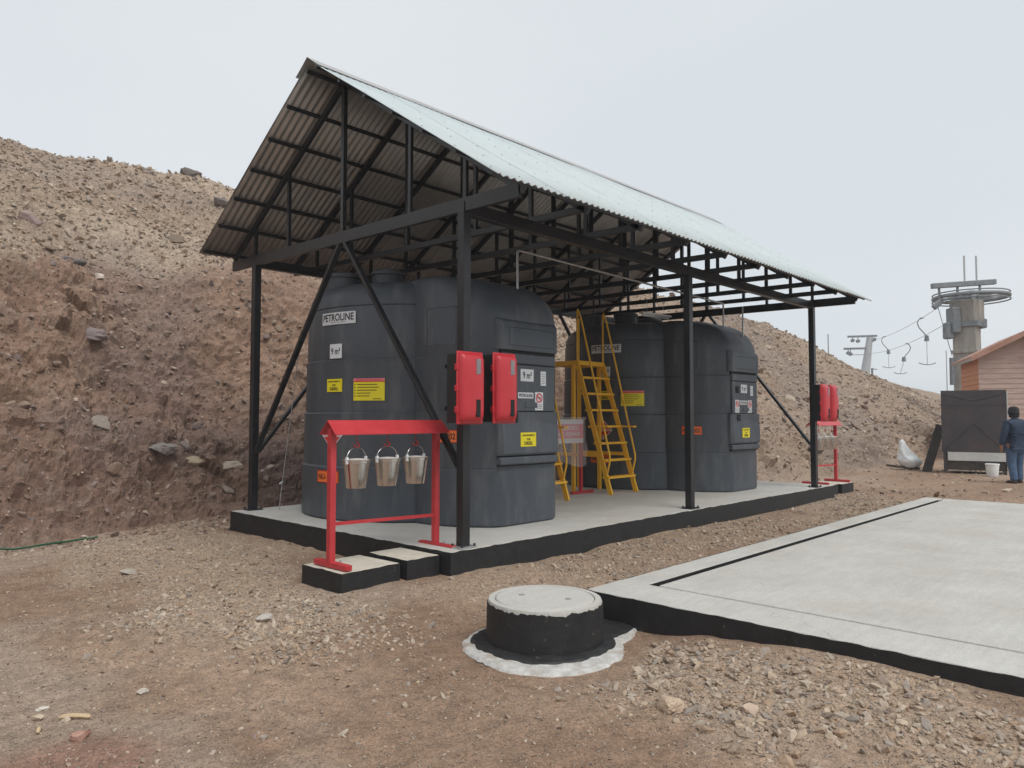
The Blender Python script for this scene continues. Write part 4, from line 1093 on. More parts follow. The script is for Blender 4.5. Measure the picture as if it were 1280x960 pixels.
# ------------------------------------------------------------------ bucket stands
def bucket_stand(x0, x1, y, label, zf=(-0.05, -0.03)):
    o = thing('bucket_stand', ((x0 + x1) / 2, y, -0.05), label, 'stand', 'red stands for fire buckets')
    for x, z in ((x0, zf[0]), (x1, zf[1])):
        MB().box((x - 0.030, y - 0.030, z), (x + 0.030, y + 0.030, 1.20)).build('post', 'red_paint', o, bevel=0.004)
        f = MB().box((x - 0.028, y - 0.28, z + 0.004), (x + 0.040, y + 0.24, z + 0.052)).build('foot', 'red_paint', o, bevel=0.004)
        for dy in (-0.07, 0.07):
            MB().lathe([(0.012, 0), (0.012, 0.05), (0.001, 0.055)], (x + 0.055, y + dy, z + 0.012), 6).build('bolt', 'zinc_pipe', f)
    xa, xb = x0 - 0.05, x1 + 0.075
    w, zt, zl = 0.13, 1.275, 1.15
    vs = []
    for x in (xa, xb):
        vs += [(x, y, zt), (x, y - w, zl), (x, y - w, zl - 0.008), (x, y, zt - 0.010), (x, y + w, zl - 0.008), (x, y + w, zl)]
    fs = [(0, 1, 7, 6), (1, 2, 8, 7), (2, 3, 9, 8), (3, 4, 10, 9), (4, 5, 11, 10), (5, 0, 6, 11), (0, 5, 4, 3), (0, 3, 2, 1), (6, 9, 10, 11), (6, 7, 8, 9)]
    MB().add(vs, fs).build('top_cover', 'red_paint', o)
    MB().box((x0 + 0.031, y - 0.016, 1.165), (x1 - 0.031, y + 0.016, 1.197)).build('top_rail', 'red_paint', o)
    MB().beam((x0 + 0.03, y, 0.335), (x1 - 0.03, y, 0.305), 0.022, 0.03).build('lower_rail', 'red_paint', o)
    for bx in (x0 + 0.265, x0 + 0.62, x0 + 0.97):
        mb = MB().tube([(bx, y, 1.17), (bx, y, 1.065)], 0.0035, 6)
        mb.build('wire', 'red_paint', o)
        pts = [(bx + 0.03 * math.cos(a), y, 1.045 + 0.022 * math.sin(a)) for a in np.linspace(R(90), R(-200), 12)]
        MB().tube(pts, 0.007, 6).build('hook', 'red_paint', o, smooth_ang=60)
    return o
def bucket(x, y, label, group, rot=0.0):
    o = thing('steel_bucket', (x, y, 0.645), label, 'bucket', group)
    zb, zt, rb, rt = 0.645, 0.905, 0.090, 0.128
    MB().lathe([(rb - 0.006, zb + 0.006), (rb, zb), (rb + 0.004, zb + 0.012), (rb + 0.015, zb + 0.10), (rt - 0.006, zt - 0.03), (rt - 0.002, zt - 0.028), (rt - 0.002, zt - 0.012), (rt, zt), (rt + 0.010, zt + 0.003), (rt + 0.010, zt - 0.004), (rt - 0.004, zt + 0.004), (rt - 0.008, zt - 0.03), (rb + 0.01, zb + 0.08)], (x, y, 0), 36, capt=True).build('pail', 'bucket_steel', o, smooth_ang=45)
    MB().lathe([(rt - 0.007, zt - 0.02), (rt - 0.010, zt + 0.002), (0.06, zt + 0.012), (0.001, zt + 0.016)], (x, y, 0), 28, capb=False, capt=False).build('sand_fill', 'sand', o, smooth_ang=60)
    pts = []
    for a in np.linspace(0, math.pi, 19):
        r = rt + 0.008; pts.append((x + r * math.cos(a) * math.cos(rot), y + r * math.cos(a) * math.sin(rot), zt - 0.02 + 0.138 * math.sin(a) ** 0.8))
    MB().tube(pts, 0.0042, 6).build('handle', 'bucket_steel', o, smooth_ang=60)
    for s in (-1, 1):
        MB().box((x + s * (rt + 0.002) * math.cos(rot) - 0.012, y + s * (rt + 0.002) * math.sin(rot) - 0.012, zt - 0.035), (x + s * (rt + 0.002) * math.cos(rot) + 0.012, y + s * (rt + 0.002) * math.sin(rot) + 0.012, zt + 0.03)).build('ear', 'lamp_white', o, bevel=0.003)
    return o
bucket_stand(-1.325, -0.09, 0.32, 'red bucket stand with pitched top rail in front of the near tank')
for i, n_ in enumerate(('leftmost', 'middle', 'rightmost')):
    bucket(-1.325 + (0.265, 0.62, 0.97)[i], 0.32, n_ + ' shiny steel bucket hanging on the near red stand', 'buckets on the near stand', rot=(0.25, 0.1, 0.2)[i])
bucket_stand(9.93, 11.10, 0.38, 'far red bucket stand seen end-on behind the far corner post', zf=(-0.035, -0.05))
for i, n_ in enumerate(('nearest', 'middle', 'farthest')):
    bucket(9.93 + (0.265, 0.62, 0.97)[i], 0.38, n_ + ' steel bucket hanging on the far red stand', 'buckets on the far stand', rot=0.3)
# ground rod cable at the back post
o = MB().tube([(0.25, 4.09, 0.0), (0.26, 4.07, 0.2), (0.30, 4.06, 0.55), (0.31, 3.98, 1.0), (0.34, 3.88, 1.7), (0.36, 3.80, 2.3)], 0.006, 6).tube([(0.25, 4.09, 0.36), (0.30, 4.07, 0.40)], 0.012, 6).build('earth_cable', 'zinc_pipe', origin=(0.25, 4.09, 0), smooth_ang=60)
tag(o, 'thin pale earthing cable rising from the slab beside the near tank', 'cable')
hp = []
for t in np.linspace(0, 1, 40):
    x, y = -3.6 + 1.75 * t, 4.62 + 0.18 * t + 0.05 * math.sin(t * 9); hp.append((x, y, float(ground_z(np.array([x]), np.array([y]))[0]) + 0.03))
o = MB().tube(hp, 0.013, 8).build('hose', 'green_rubber', origin=hp[0], smooth_ang=60)
tag(o, 'dark green hose lying at the foot of the bank at left', 'hose')

# ------------------------------------------------------------------ yellow step ladders
LX0, LX1, LYF, LYT, LZ = 5.12, 5.87, 1.90, 2.62, 2.28
lad = thing('step_ladder', (5.495, 2.5, 0), 'yellow platform ladder with handrails standing against the far tank', 'ladder', 'yellow platform ladders between the tanks')
for x in (LX0, LX1):
    MB().beam((x, LYF, 0.0), (x, LYT, LZ), 0.035, 0.085, ref=(0, 1, 0)).build('stringer', 'yellow_paint', lad, bevel=0.003)
for k in range(1, 8):
    t = k * 0.2865 / LZ; y = LYF + (LYT - LYF) * t
    ex = 0.055 if k == 4 else 0.02
    MB().box((LX0 - ex, y - 0.075, t * LZ - 0.018), (LX1 + ex, y + 0.075, t * LZ + 0.018)).build('tread', 'yellow_paint', lad, bevel=0.003)
MB().box((LX0 - 0.02, LYT - 0.03, LZ - 0.05), (LX1 + 0.02, 3.22, LZ + 0.03)).build('platform', 'yellow_paint', lad, bevel=0.004)
for x in (LX0, LX1):
    for y in (2.70, 3.17): MB().box((x - 0.03, y - 0.03, 0), (x + 0.03, y + 0.03, LZ - 0.05)).build('leg', 'yellow_paint', lad, bevel=0.003)
    MB().beam((x, 2.10, 0.66), (x, 3.17, 0.66), 0.03, 0.06).build('tie_bar', 'yellow_paint', lad)
    MB().tube([(x, LYT - 0.01, LZ + 0.03), (x, LYT - 0.01, 3.17), (x, LYT - 0.02, 3.21), (x, LYT - 0.09, 3.06), (x, LYT - 0.16, 2.80), (x, LYF + 0.02, 0.66), (x, LYF + 0.02, 0.56), (x, LYF + 0.09, 0.30)], 0.017, 8).build('handrail', 'yellow_paint', lad, smooth_ang=50)
    MB().tube([(x, 3.17, LZ + 0.03), (x, 3.17, 3.17)], 0.017, 8).build('rear_stanchion', 'yellow_paint', lad, smooth_ang=50)
    MB().box((x - 0.05, LYF + 1.15 * (LYT - LYF) / LZ - 0.012 - 0.33, 1.13), (x - 0.02 if x == LX0 else x + 0.05, LYF + 1.15 * (LYT - LYF) / LZ, 1.16)).build('rail_strut', 'yellow_paint', lad)
copy_tree(lad, (5.495 - 1.90, 2.5, 0), 'yellow platform ladder mostly hidden behind the near tank')

# red placard stand wrapped in clear film, between the tanks
ps = thing('placard_stand', (4.98, 2.43, 0), 'red placard stand wrapped in clear plastic behind the yellow ladder', 'sign stand')
MB().box((4.955, 2.405, 0.04), (5.005, 2.455, 1.27)).build('post', 'red_paint', ps)
MB().box((4.72, 2.40, 0.0), (5.30, 2.46, 0.045)).build('foot', 'red_paint', ps)
fl = lambda u, v, n: (4.62 + u, 2.40 - n, 1.07 + v)
s = Sign(fl, 0.78, 0.40, 'white_board', ps, 'placard')
s.rects([(-0.385, -0.12, 0.385, 0.12)], 'sign_pink', 'red_panel'); s.text('PELIGRO', 0, 0.055, 0.5, 0.07, 'white_board'); s.text('NO FUMAR', 0, -0.05, 0.6, 0.07, 'white_board')
vs = []; fs = []; nx_, nz_ = 10, 12
for i in range(nx_ + 1):
    for j in range(nz_ + 1):
        u = i / nx_; v = j / nz_; vs.append((4.19 + 0.86 * u, 2.365 - 0.02 * math.sin(u * 9 + v * 7) - 0.012 * math.sin(v * 17 + u * 3), 1.31 - 0.80 * v + 0.05 * math.sin(u * 6) * v))
fs = [(i * (nz_ + 1) + j, i * (nz_ + 1) + j + 1, (i + 1) * (nz_ + 1) + j + 1, (i + 1) * (nz_ + 1) + j) for i in range(nx_) for j in range(nz_)]
MB().add(vs, fs).build('film', 'plastic_film', ps, smooth_ang=80)
# tube lamp under the trusses over the far tank
tl = thing('tube_lamp', (6.67, 2.0, 3.3), 'white tube lamp fixture above the far tank', 'lamp')
MB().beam((6.24, 2.02, 3.215), (7.10, 1.95, 3.215), 0.09, 0.04).build('housing', 'lamp_white', tl, bevel=0.008)
MB().tube([(6.28, 2.017, 3.175), (7.06, 1.953, 3.175)], 0.018, 10).build('tube', 'lamp_white', tl, smooth_ang=60)
for xx in (6.4, 6.95): MB().tube([(xx, 2.0, 3.23), (xx, 2.0, 3.5)], 0.004, 5).build('hanger', 'zinc_pipe', tl)

# ------------------------------------------------------------------ background: cabin, steel box, sack, person, ski lift
GZ0 = -0.255
# --- wooden cabin: gable front faces the yard
def make_cabin():
    c0 = Vector((26.41, 0.76, -0.3)); ex = Vector((0.37, -0.93, 0)).normalized(); ey = Vector((0.93, 0.37, 0)).normalized()
    o = thing('wooden_cabin', c0, 'small pinkish plank cabin with gable roof at the right edge', 'cabin')
    W_, D_, He, Ha = 2.85, 3.4, 3.86, 4.60
    P = lambda x, y, z: c0 + ex * x + ey * y + Vector((0, 0, z))
    def obox(x0, x1, y0, y1, z0, z1, name, material, par=o, bev=0.0):
        vs = [P(x, y, z) for z in (z0, z1) for x, y in ((x0, y0), (x1, y0), (x1, y1), (x0, y1))]
        return MB().add(vs, [(3, 2, 1, 0), (4, 5, 6, 7), (0, 1, 5, 4), (1, 2, 6, 5), (2, 3, 7, 6), (3, 0, 4, 7)]).build(name, material, par, bevel=bev)
    obox(0.03, W_ - 0.03, 0.03, D_ - 0.03, -0.3, He - 0.05, 'wall_core', 'plank_pink')
    pl = 0.185; k = 0; z = -0.1
    m_ = (Ha - He) / (W_ / 2)
    while z < Ha - 0.1:
        z1 = min(z + pl, Ha)
        def xs(zz): return max(0, (zz - He) / m_)
        a0, a1 = xs(z), xs(z1)
        vs = [P(a0, -0.004, z), P(W_ - a0, -0.004, z), P(W_ - a1, -0.004 + 0.018, z1), P(a1, 0.014, z1), P(a0, 0.06, z), P(W_ - a0, 0.06, z), P(W_ - a1, 0.06, z1), P(a1, 0.06, z1)]
        MB().add(vs, [(0, 1, 2, 3), (7, 6, 5, 4), (0, 4, 5, 1), (3, 2, 6, 7), (0, 3, 7, 4), (1, 5, 6, 2)]).build('wall_plank', 'plank_pink', o)
        if z1 <= He + 0.01:
            for xx, sg in ((0.0, 1), (W_, -1)):
                vs = [P(xx - sg * 0.005, 0.06, z), P(xx - sg * 0.005, D_, z), P(xx + sg * 0.013, D_, z1), P(xx + sg * 0.013, 0.06, z1), P(xx + sg * 0.05, 0.06, z), P(xx + sg * 0.05, D_, z), P(xx + sg * 0.05, D_, z1), P(xx + sg * 0.05, 0.06, z1)]
                MB().add(vs, [(0, 1, 2, 3), (7, 6, 5, 4), (0, 4, 5, 1), (3, 2, 6, 7), (0, 3, 7, 4), (1, 5, 6, 2)]).build('wall_plank', 'plank_orange', o)
        z = z1
    for s in (0, 1):                                       # roof slopes with overhang
        x_e = -0.30 if s == 0 else W_ + 0.30
        za = Ha + 0.06; zb = za - m_ * (W_ / 2 + 0.30)
        vs = [P(W_ / 2, y, za + t) for y in (-0.45, D_ + 0.3) for t in (0, 0.09)] + [P(x_e, y, zb + t) for y in (-0.45, D_ + 0.3) for t in (0, 0.09)]
        r_ = MB().add(vs, [(0, 1, 5, 4), (2, 6, 7, 3), (1, 3, 7, 5), (0, 4, 6, 2), (4, 5, 7, 6), (0, 2, 3, 1)]).build('roof_slope', 'roof_brown', o)
        vs = [P(W_ / 2, -0.475, za + t) for t in (-0.10, 0.10)] + [P(x_e, -0.475, zb + t) for t in (-0.10, 0.10)] + [P(W_ / 2, -0.452, za + t) for t in (-0.10, 0.10)] + [P(x_e, -0.452, zb + t) for t in (-0.10, 0.10)]
        MB().add(vs, [(0, 1, 3, 2), (4, 6, 7, 5), (1, 5, 7, 3), (0, 2, 6, 4), (2, 3, 7, 6), (0, 4, 5, 1)]).build('barge_board', 'roof_brown', r_)
make_cabin()

# --- dark steel box on legs
def make_box():
    a = Vector((18.66, 0.17, -0.26)); b = a + Vector((0.2, -0.98, 0)).normalized() * 1.56; ex = (b - a).normalized(); ey = Vector((-ex.y, ex.x, 0)); W_ = (b - a).length
    o = thing('steel_cabinet', a, 'dark rusty steel box on legs standing before the cabin', 'box')
    P = lambda x, y, z: a + ex * x + ey * y + Vector((0, 0, z))
    def ob(x0, x1, y0, y1, z0, z1, name, m_, par=o, bev=0.006):
        vs = [P(x, y, z) for z in (z0, z1) for x, y in ((x0, y0), (x1, y0), (x1, y1), (x0, y1))]
        return MB().add(vs, [(3, 2, 1, 0), (4, 5, 6, 7), (0, 1, 5, 4), (1, 2, 6, 5), (2, 3, 7, 6), (3, 0, 4, 7)]).build(name, m_, par, bevel=bev)
    ob(0, W_, 0, 1.15, 0.60, 2.34, 'box_shell', 'cabinet_steel')
    ob(W_ + 0.001, W_ + 0.03, 0.03, 1.1, 0.62, 2.28, 'side_panel', 'pale_panel')
    ob(0.14, W_ - 0.05, -0.006, 0.02, 0.36, 0.60, 'lower_sheet', 'pale_panel')
    ob(0.10, W_ - 0.02, 0.02, 1.1, 0.10, 0.36, 'plinth', 'old_wood')
    for x in (0.03, W_ - 0.10):
        for y in (0.02, 1.05): ob(x, x + 0.07, y, y + 0.07, 0, 0.60, 'leg', 'cabinet_steel')
    for x0, z0, x1, z1 in ((0.06, 2.26, W_ / 2, 2.05), (W_ - 0.06, 2.26, W_ / 2, 2.05), (0.05, 0.68, W_ / 2, 1.42), (W_ - 0.05, 0.68, W_ / 2, 1.42)):
        MB().beam(P(x0, -0.005, z0), P(x1, -0.005, z1), 0.015, 0.045).build('pressed_rib', 'cabinet_steel', o, bevel=0.004)
    for z in (1.93,): MB().beam(P(0.01, -0.004, z), P(W_ - 0.01, -0.004, z), 0.012, 0.03).build('pressed_rib', 'cabinet_steel', o)
    p0 = P(-0.42, 0.35, -0.02); p1 = P(-0.03, 0.35, 1.36)
    tag(MB().beam(p0, p1, 0.06, 0.24, ref=(0, 0, 1)).build('wooden_plank', 'old_wood', origin=p0, bevel=0.008), 'dark plank leaning against the left side of the steel box', 'plank')
make_box()

# --- white sack
V, F = ICO4
Q = V * np.array([0.36, 0.34, 0.30]); Q[:, 2] += 0.27
t = smooth(0.2, 0.62, Q[:, 2])
Q[:, 0] = Q[:, 0] * (1 - 0.55 * t) - 0.16 * t; Q[:, 1] = Q[:, 1] * (1 - 0.55 * t) + 0.17 * t
top = np.clip(V[:, 2], 0, 1) ** 3; Q[:, 2] += 0.34 * top
Q = Q * (1 + 0.09 * fbm(V[:, 0] * 2.4, V[:, 1] * 2.4, V[:, 2] * 2.4, oct=4, seed=201))[:, None]
Q[:, 2] = np.maximum(Q[:, 2], -0.02)
sack = np_mesh('sack', Q, F, 'white_plastic', True); sack.location = (19.4, 1.22, -0.22)
tag(sack, 'crumpled white plastic sack at the foot of the slope', 'sack')
o = MB().tube([(18.95, 1.75, -0.12), (19.1, 1.45, -0.16), (19.3, 0.92, -0.20)], 0.035, 7).build('stick', 'old_wood', origin=(19.0, 1.5, -0.2), smooth_ang=60)
tag(o, 'dark stick on the ground beside the white sack', 'stick')
pb_ = thing('plastic_pail', (18.13, -1.14, GZ0), 'small white plastic pail on the ground before the steel box', 'pail')
MB().lathe([(0.125, 0), (0.135, 0.02), (0.158, 0.30), (0.168, 0.30), (0.168, 0.335), (0.155, 0.34), (0.15, 0.30), (0.125, 0.03)], (18.13, -1.14, GZ0), 28).build('pail_body', 'white_plastic', pb_, smooth_ang=40)
MB().tube([(18.13 + 0.17 * math.cos(a) * 0.69, -1.14 - 0.17 * math.cos(a) * 0.72, GZ0 + 0.30 - 0.14 * math.sin(a)) for a in np.linspace(0, math.pi, 14)], 0.004, 5).build('handle', 'zinc_pipe', pb_)

# --- person, seen from behind
def skin_mesh(name, pts, edges, radii, material, parent, root, sub=2):
    me = bpy.data.meshes.new(name); me.from_pydata(pts, edges, []); me.materials.append(MATS[material])
    o = bpy.data.objects.new(name, me); COL.objects.link(o); o.parent = parent; ORIG[o.name] = ORIG[parent.name]
    sk = o.modifiers.new('skin', 'SKIN'); sk.use_smooth_shade = True
    for i, r in enumerate(radii):
        d = me.skin_vertices[0].data[i]; d.radius = (r, r) if not isinstance(r, tuple) else r; d.use_root = (i == root)
    sb = o.modifiers.new('subdivision', 'SUBSURF'); sb.levels = sub; sb.render_levels = sub
    return o
def chain(L):
    pts, edges, rad = [], [], []
    for ch in L:
        prev = ch.get('from')
        for (p, r) in ch['pts']:
            pts.append(p); rad.append(r); i = len(pts) - 1
            if prev is not None: edges.append((prev, i))
            prev = i
        ch['last'] = prev
    return pts, edges, rad
per = thing('person', (16.05, -2.01, GZ0), 'person seen from behind in navy jacket, blue jeans and dark knit cap', 'person')
per.rotation_euler = (0, 0, math.atan2(0.66, 0.75) - math.pi / 2 + 0.12)      # local +y is where the person faces
# clothed body: one continuous surface from ankles to neck, hands included
B = [dict(pts=[((0, 0, 0.96), 0.165), ((0, 0.0, 1.12), 0.155), ((0, -0.01, 1.30), 0.175), ((0, -0.015, 1.44), 0.155), ((0, 0.0, 1.52), 0.075), ((0, 0.01, 1.58), 0.058), ((0, 0.03, 1.66), 0.088), ((0, 0.025, 1.745), 0.085)])]
for s in (-1, 1):
    B.append(dict(**{'from': 3}, pts=[((s * 0.19, -0.015, 1.425), 0.080), ((s * 0.265, -0.02, 1.20), 0.066), ((s * 0.30, 0.03, 0.97), 0.052), ((s * 0.305, 0.055, 0.90), 0.036), ((s * 0.305, 0.07, 0.84), 0.040)]))
pts, edges, rad = chain(B)
hands = [B[1]['last'], B[2]['last']]
extra = []
for s, h in ((-1, hands[0]), (1, hands[1])):
    for k, (dy, ln) in enumerate(((-0.030, 0.062), (-0.010, 0.074), (0.010, 0.078), (0.028, 0.070))):
        extra.append(dict(**{'from': h}, pts=[((s * 0.305, 0.07 + dy, 0.80), 0.010), ((s * 0.300, 0.076 + dy, 0.80 - ln * 0.5), 0.0095), ((s * 0.288, 0.082 + dy, 0.80 - ln), 0.0085)]))
    extra.append(dict(**{'from': h - 1}, pts=[((s * 0.290, 0.105, 0.865), 0.011), ((s * 0.278, 0.125, 0.825), 0.010)]))
for s in (-1, 1):
    extra.append(dict(**{'from': 0}, pts=[((s * 0.098, 0.0, 0.86), 0.118), ((s * 0.112, 0.02 + 0.03 * s, 0.50), 0.080), ((s * 0.115, -0.02 + 0.06 * s, 0.10), 0.058), ((s * 0.12, 0.07 + 0.06 * s, 0.045), 0.045), ((s * 0.125, 0.155 + 0.06 * s, 0.04), 0.036)]))
for ch in extra:
    prev = ch['from']
    for (p, r) in ch['pts']:
        pts.append(p); rad.append(r); edges.append((prev, len(pts) - 1)); prev = len(pts) - 1
skin_mesh('body', pts, edges, rad, 'skin', per, 0)
J = [dict(pts=[((0, 0, 0.88), 0.188), ((0, 0.0, 1.0), 0.192), ((0, 0.0, 1.14), 0.185), ((0, -0.01, 1.31), 0.205), ((0, -0.015, 1.445), 0.178), ((0, 0.0, 1.53), 0.095), ((0, 0.005, 1.56), 0.088)])]
for s in (-1, 1): J.append(dict(**{'from': 4}, pts=[((s * 0.195, -0.015, 1.43), 0.102), ((s * 0.272, -0.02, 1.20), 0.088), ((s * 0.305, 0.025, 0.99), 0.072), ((s * 0.308, 0.05, 0.905), 0.066)]))
p_, e_, r_ = chain(J); skin_mesh('jacket', p_, e_, r_, 'jacket_blue', per, 1)
T_ = [dict(pts=[((0, 0, 0.97), 0.172), ((0, 0, 0.90), 0.178)])]
for s in (-1, 1): T_.append(dict(**{'from': 1}, pts=[((s * 0.10, 0.0, 0.80), 0.132), ((s * 0.112, 0.02 + 0.03 * s, 0.50), 0.100), ((s * 0.115, -0.02 + 0.06 * s, 0.13), 0.084), ((s * 0.115, -0.01 + 0.06 * s, 0.07), 0.088)]))
p_, e_, r_ = chain(T_); skin_mesh('jeans', p_, e_, r_, 'denim', per, 0)
for s in (-1, 1):
    rr = []
    for y, w, h in ((-0.11, 0.034, 0.06), (-0.06, 0.046, 0.085), (0.02, 0.045, 0.085), (0.10, 0.05, 0.06), (0.17, 0.044, 0.045), (0.20, 0.02, 0.025)):
        rr.append([Vector((16.05, -2.01, GZ0)) + Vector((s * 0.12 + w * math.cos(a), y + 0.02 + 0.06 * s, max(0, h * (0.5 + 0.5 * math.sin(a)) * 1.2))) for a in np.linspace(0, 2 * math.pi, 13)[:-1]])
    MB().loft(rr).build('shoe', 'shoe', per, smooth_ang=60)
hc0 = Vector((16.05, -2.01, GZ0)) + Vector((0, 0.018, 1.70))
MB().lathe([(0.112, -0.055), (0.119, -0.05), (0.121, -0.005), (0.116, 0.0), (0.116, 0.04), (0.103, 0.09), (0.075, 0.122), (0.03, 0.138), (0.001, 0.14)], hc0, 24, capt=False).build('knit_cap', 'cap_black', per, smooth_ang=60)
MB().lathe([(0.001, -0.02), (0.014, -0.016), (0.018, -0.002), (0.012, 0.012), (0.001, 0.014)], Vector((16.05, -2.01, GZ0)) + Vector((0, 0.125, 1.655)), 10, capb=False, capt=False).build('nose', 'skin', per, smooth_ang=60)
MB().lathe([(0.104, -0.13), (0.108, -0.09), (0.112, -0.045)], hc0 + Vector((0, -0.012, 0.0)), 20, capb=False, capt=False).build('hair', 'cap_black', per, smooth_ang=60)

# --- ski lift drive tower
tw = thing('lift_tower', (38.5, 3.65, 0.0), 'concrete ski lift tower carrying a large horizontal cable wheel', 'lift tower')
ax = Vector((0.69, -0.72, 0)); ay = Vector((0.72, 0.69, 0)); tb = Vector((38.5, 3.65, 0.0))
def TP(x, y, z): return tb + ax * x + ay * y + Vector((0, 0, z))
def tbox(x0, x1, y0, y1, z0, z1, name, m_, par=tw, rot=0.0, bev=0.0):
    vs = []
    for z in (z0, z1):
        for x, y in ((x0, y0), (x1, y0), (x1, y1), (x0, y1)):
            vs.append(TP(x * math.cos(rot) - y * math.sin(rot), x * math.sin(rot) + y * math.cos(rot), z))
    return MB().add(vs, [(3, 2, 1, 0), (4, 5, 6, 7), (0, 1, 5, 4), (1, 2, 6, 5), (2, 3, 7, 6), (3, 0, 4, 7)]).build(name, m_, par, bevel=bev)
tbox(-0.52, 0.52, -0.52, 0.52, -1.0, 6.3, 'shaft', 'tower_concrete', rot=0.78, bev=0.03)
tbox(-0.60, 0.60, -0.60, 0.60, 4.60, 4.78, 'collar', 'tower_concrete', rot=0.78, bev=0.03)
tbox(-0.66, 0.66, -0.66, 0.66, 5.95, 6.22, 'collar', 'lift_steel', rot=0.78, bev=0.03)
tbox(-0.55, 0.62, -0.62, 0.58, 6.2, 7.35, 'head_box', 'tower_concrete', rot=0.6, bev=0.05)
tbox(-0.95, -0.52, -0.42, 0.2, 5.65, 6.95, 'motor_housing', 'lift_steel', bev=0.05)
tbox(-1.22, -0.80, -0.3, 0.1, 5.35, 6.2, 'gear_housing', 'lift_steel', bev=0.08)
tbox(0.6, 0.92, -0.3, 0.2, 5.9, 6.4, 'gear_housing', 'lift_steel', bev=0.08)
tbox(-0.88, -0.72, -0.1, 0.1, 3.0, 4.4, 'conduit_box', 'lift_steel')
wc_ = TP(0.25, 0, 0)
MB().tube([wc_ + ax * 1.68 * math.cos(a) + ay * 1.68 * math.sin(a) + Vector((0, 0, 7.52)) for a in np.linspace(0, 2 * math.pi, 41)], 0.10, 8).build('wheel_rim', 'lift_steel', tw, smooth_ang=60)
for zz, rr_ in ((7.70, 1.72), (7.33, 1.74)):
    MB().tube([wc_ + ax * rr_ * math.cos(a) + ay * rr_ * math.sin(a) + Vector((0, 0, zz)) for a in np.linspace(0, 2 * math.pi, 41)], 0.035, 6).build('guard_ring', 'lift_steel', tw, smooth_ang=60)
for k in range(8):
    a = k * math.pi / 4 + 0.2; e = wc_ + ax * 1.64 * math.cos(a) + ay * 1.64 * math.sin(a) + Vector((0, 0, 7.52))
    MB().beam(wc_ + Vector((0, 0, 7.52)), e, 0.12, 0.10).build('wheel_spoke', 'lift_steel', tw)
MB().lathe([(0.45, 7.3), (0.45, 7.6), (0.25, 7.85)], wc_, 16).build('wheel_hub', 'lift_steel', tw, smooth_ang=40)
MB().beam(TP(-1.92, -0.3, 8.05), TP(1.35, -0.3, 8.28), 0.26, 0.26).build('top_beam', 'lift_steel', tw, bevel=0.02)
for xx in (-0.6, 0.55): MB().beam(TP(xx, -0.3, 7.4), TP(xx, -0.3, 8.1), 0.10, 0.10).build('beam_post', 'lift_steel', tw)
for xx in (-0.22, 0.40): MB().tube([TP(xx, -0.3, 8.1), TP(xx, -0.3, 9.62)], 0.045, 6).build('mast', 'pale_steel', tw)
MB().beam(TP(-1.55, -0.3, 7.95), TP(-1.52, -0.3, 7.20), 0.10, 0.10).build('sheave_arm', 'lift_steel', tw)
MB().beam(TP(-1.86, -0.3, 6.92), TP(-1.42, -0.3, 7.32), 0.20, 0.28).build('sheave_block', 'lift_steel', tw, bevel=0.05)

# --- lift pylon on the crest
pc = Vector((60.2, 15.6, 3.6))
py = thing('lift_pylon', pc, 'grey ski lift pylon with two cross arms on the skyline', 'pylon')
pr = Vector((0.69, -0.72, 0))
PPT = lambda x, z: pc + pr * x + Vector((0, 0, z))
MB().tube([PPT(-0.35, 0), PPT(0.05, 2.4), PPT(0.35, 4.45)], [0.42, 0.34, 0.25], 10).build('mast', 'pale_steel', py, smooth_ang=60)  # paler steel puts distance haze into the mast colour
MB().beam(PPT(-1.5, 4.52), PPT(0.95, 4.60), 0.16, 0.16).build('cross_arm', 'lift_steel', py)
MB().beam(PPT(-1.85, 3.50), PPT(0.40, 3.55), 0.16, 0.16).build('cross_arm', 'lift_steel', py)
for x, z in ((-1.1, 4.2), (-0.65, 4.15), (0.55, 4.2), (0.72, 4.28), (-1.5, 3.15), (-1.3, 3.05), (0.25, 3.1)):
    MB().tube([PPT(x, z) + Vector((0.08, 0.08, 0)), PPT(x, z) - Vector((0.08, 0.08, 0))], 0.14, 10).build('sheave', 'lift_steel', py)
    MB().beam(PPT(x, z), PPT(x, 4.5 if z > 3.6 else 3.5), 0.05, 0.05).build('sheave_hanger', 'lift_steel', py)
MB().beam(PPT(-1.3, 3.0), PPT(-0.2, 3.0), 0.05, 0.05).build('service_step', 'lift_steel', py)
pp = thing('marker_post', (58.5, 14.6, 3.9), 'thin grey post on the skyline right of the pylon', 'post')
MB().tube([(58.5, 14.6, 3.2), (58.5, 14.6, 5.35)], 0.09, 8).build('post', 'lift_steel', pp)
MB().beam((58.5, 14.6, 5.28), (58.8, 14.3, 5.25), 0.06, 0.06).build('arm', 'lift_steel', pp)
o = MB().tube([(47, 13.8, 5.0), (47, 13.8, 7.1)], 0.035, 6).build('thin_pole', 'lift_steel', origin=(47, 13.8, 5.0)); tag(o, 'very thin pole on the skyline behind the far corner post', 'pole')
o = MB().tube([(35.6, 3.93, 0.3), (35.6, 3.93, 4.6)], 0.022, 6).build('thin_pole', 'pale_steel', origin=(35.6, 3.93, 0.3)); tag(o, 'slim grey pole left of the concrete lift tower', 'pole')

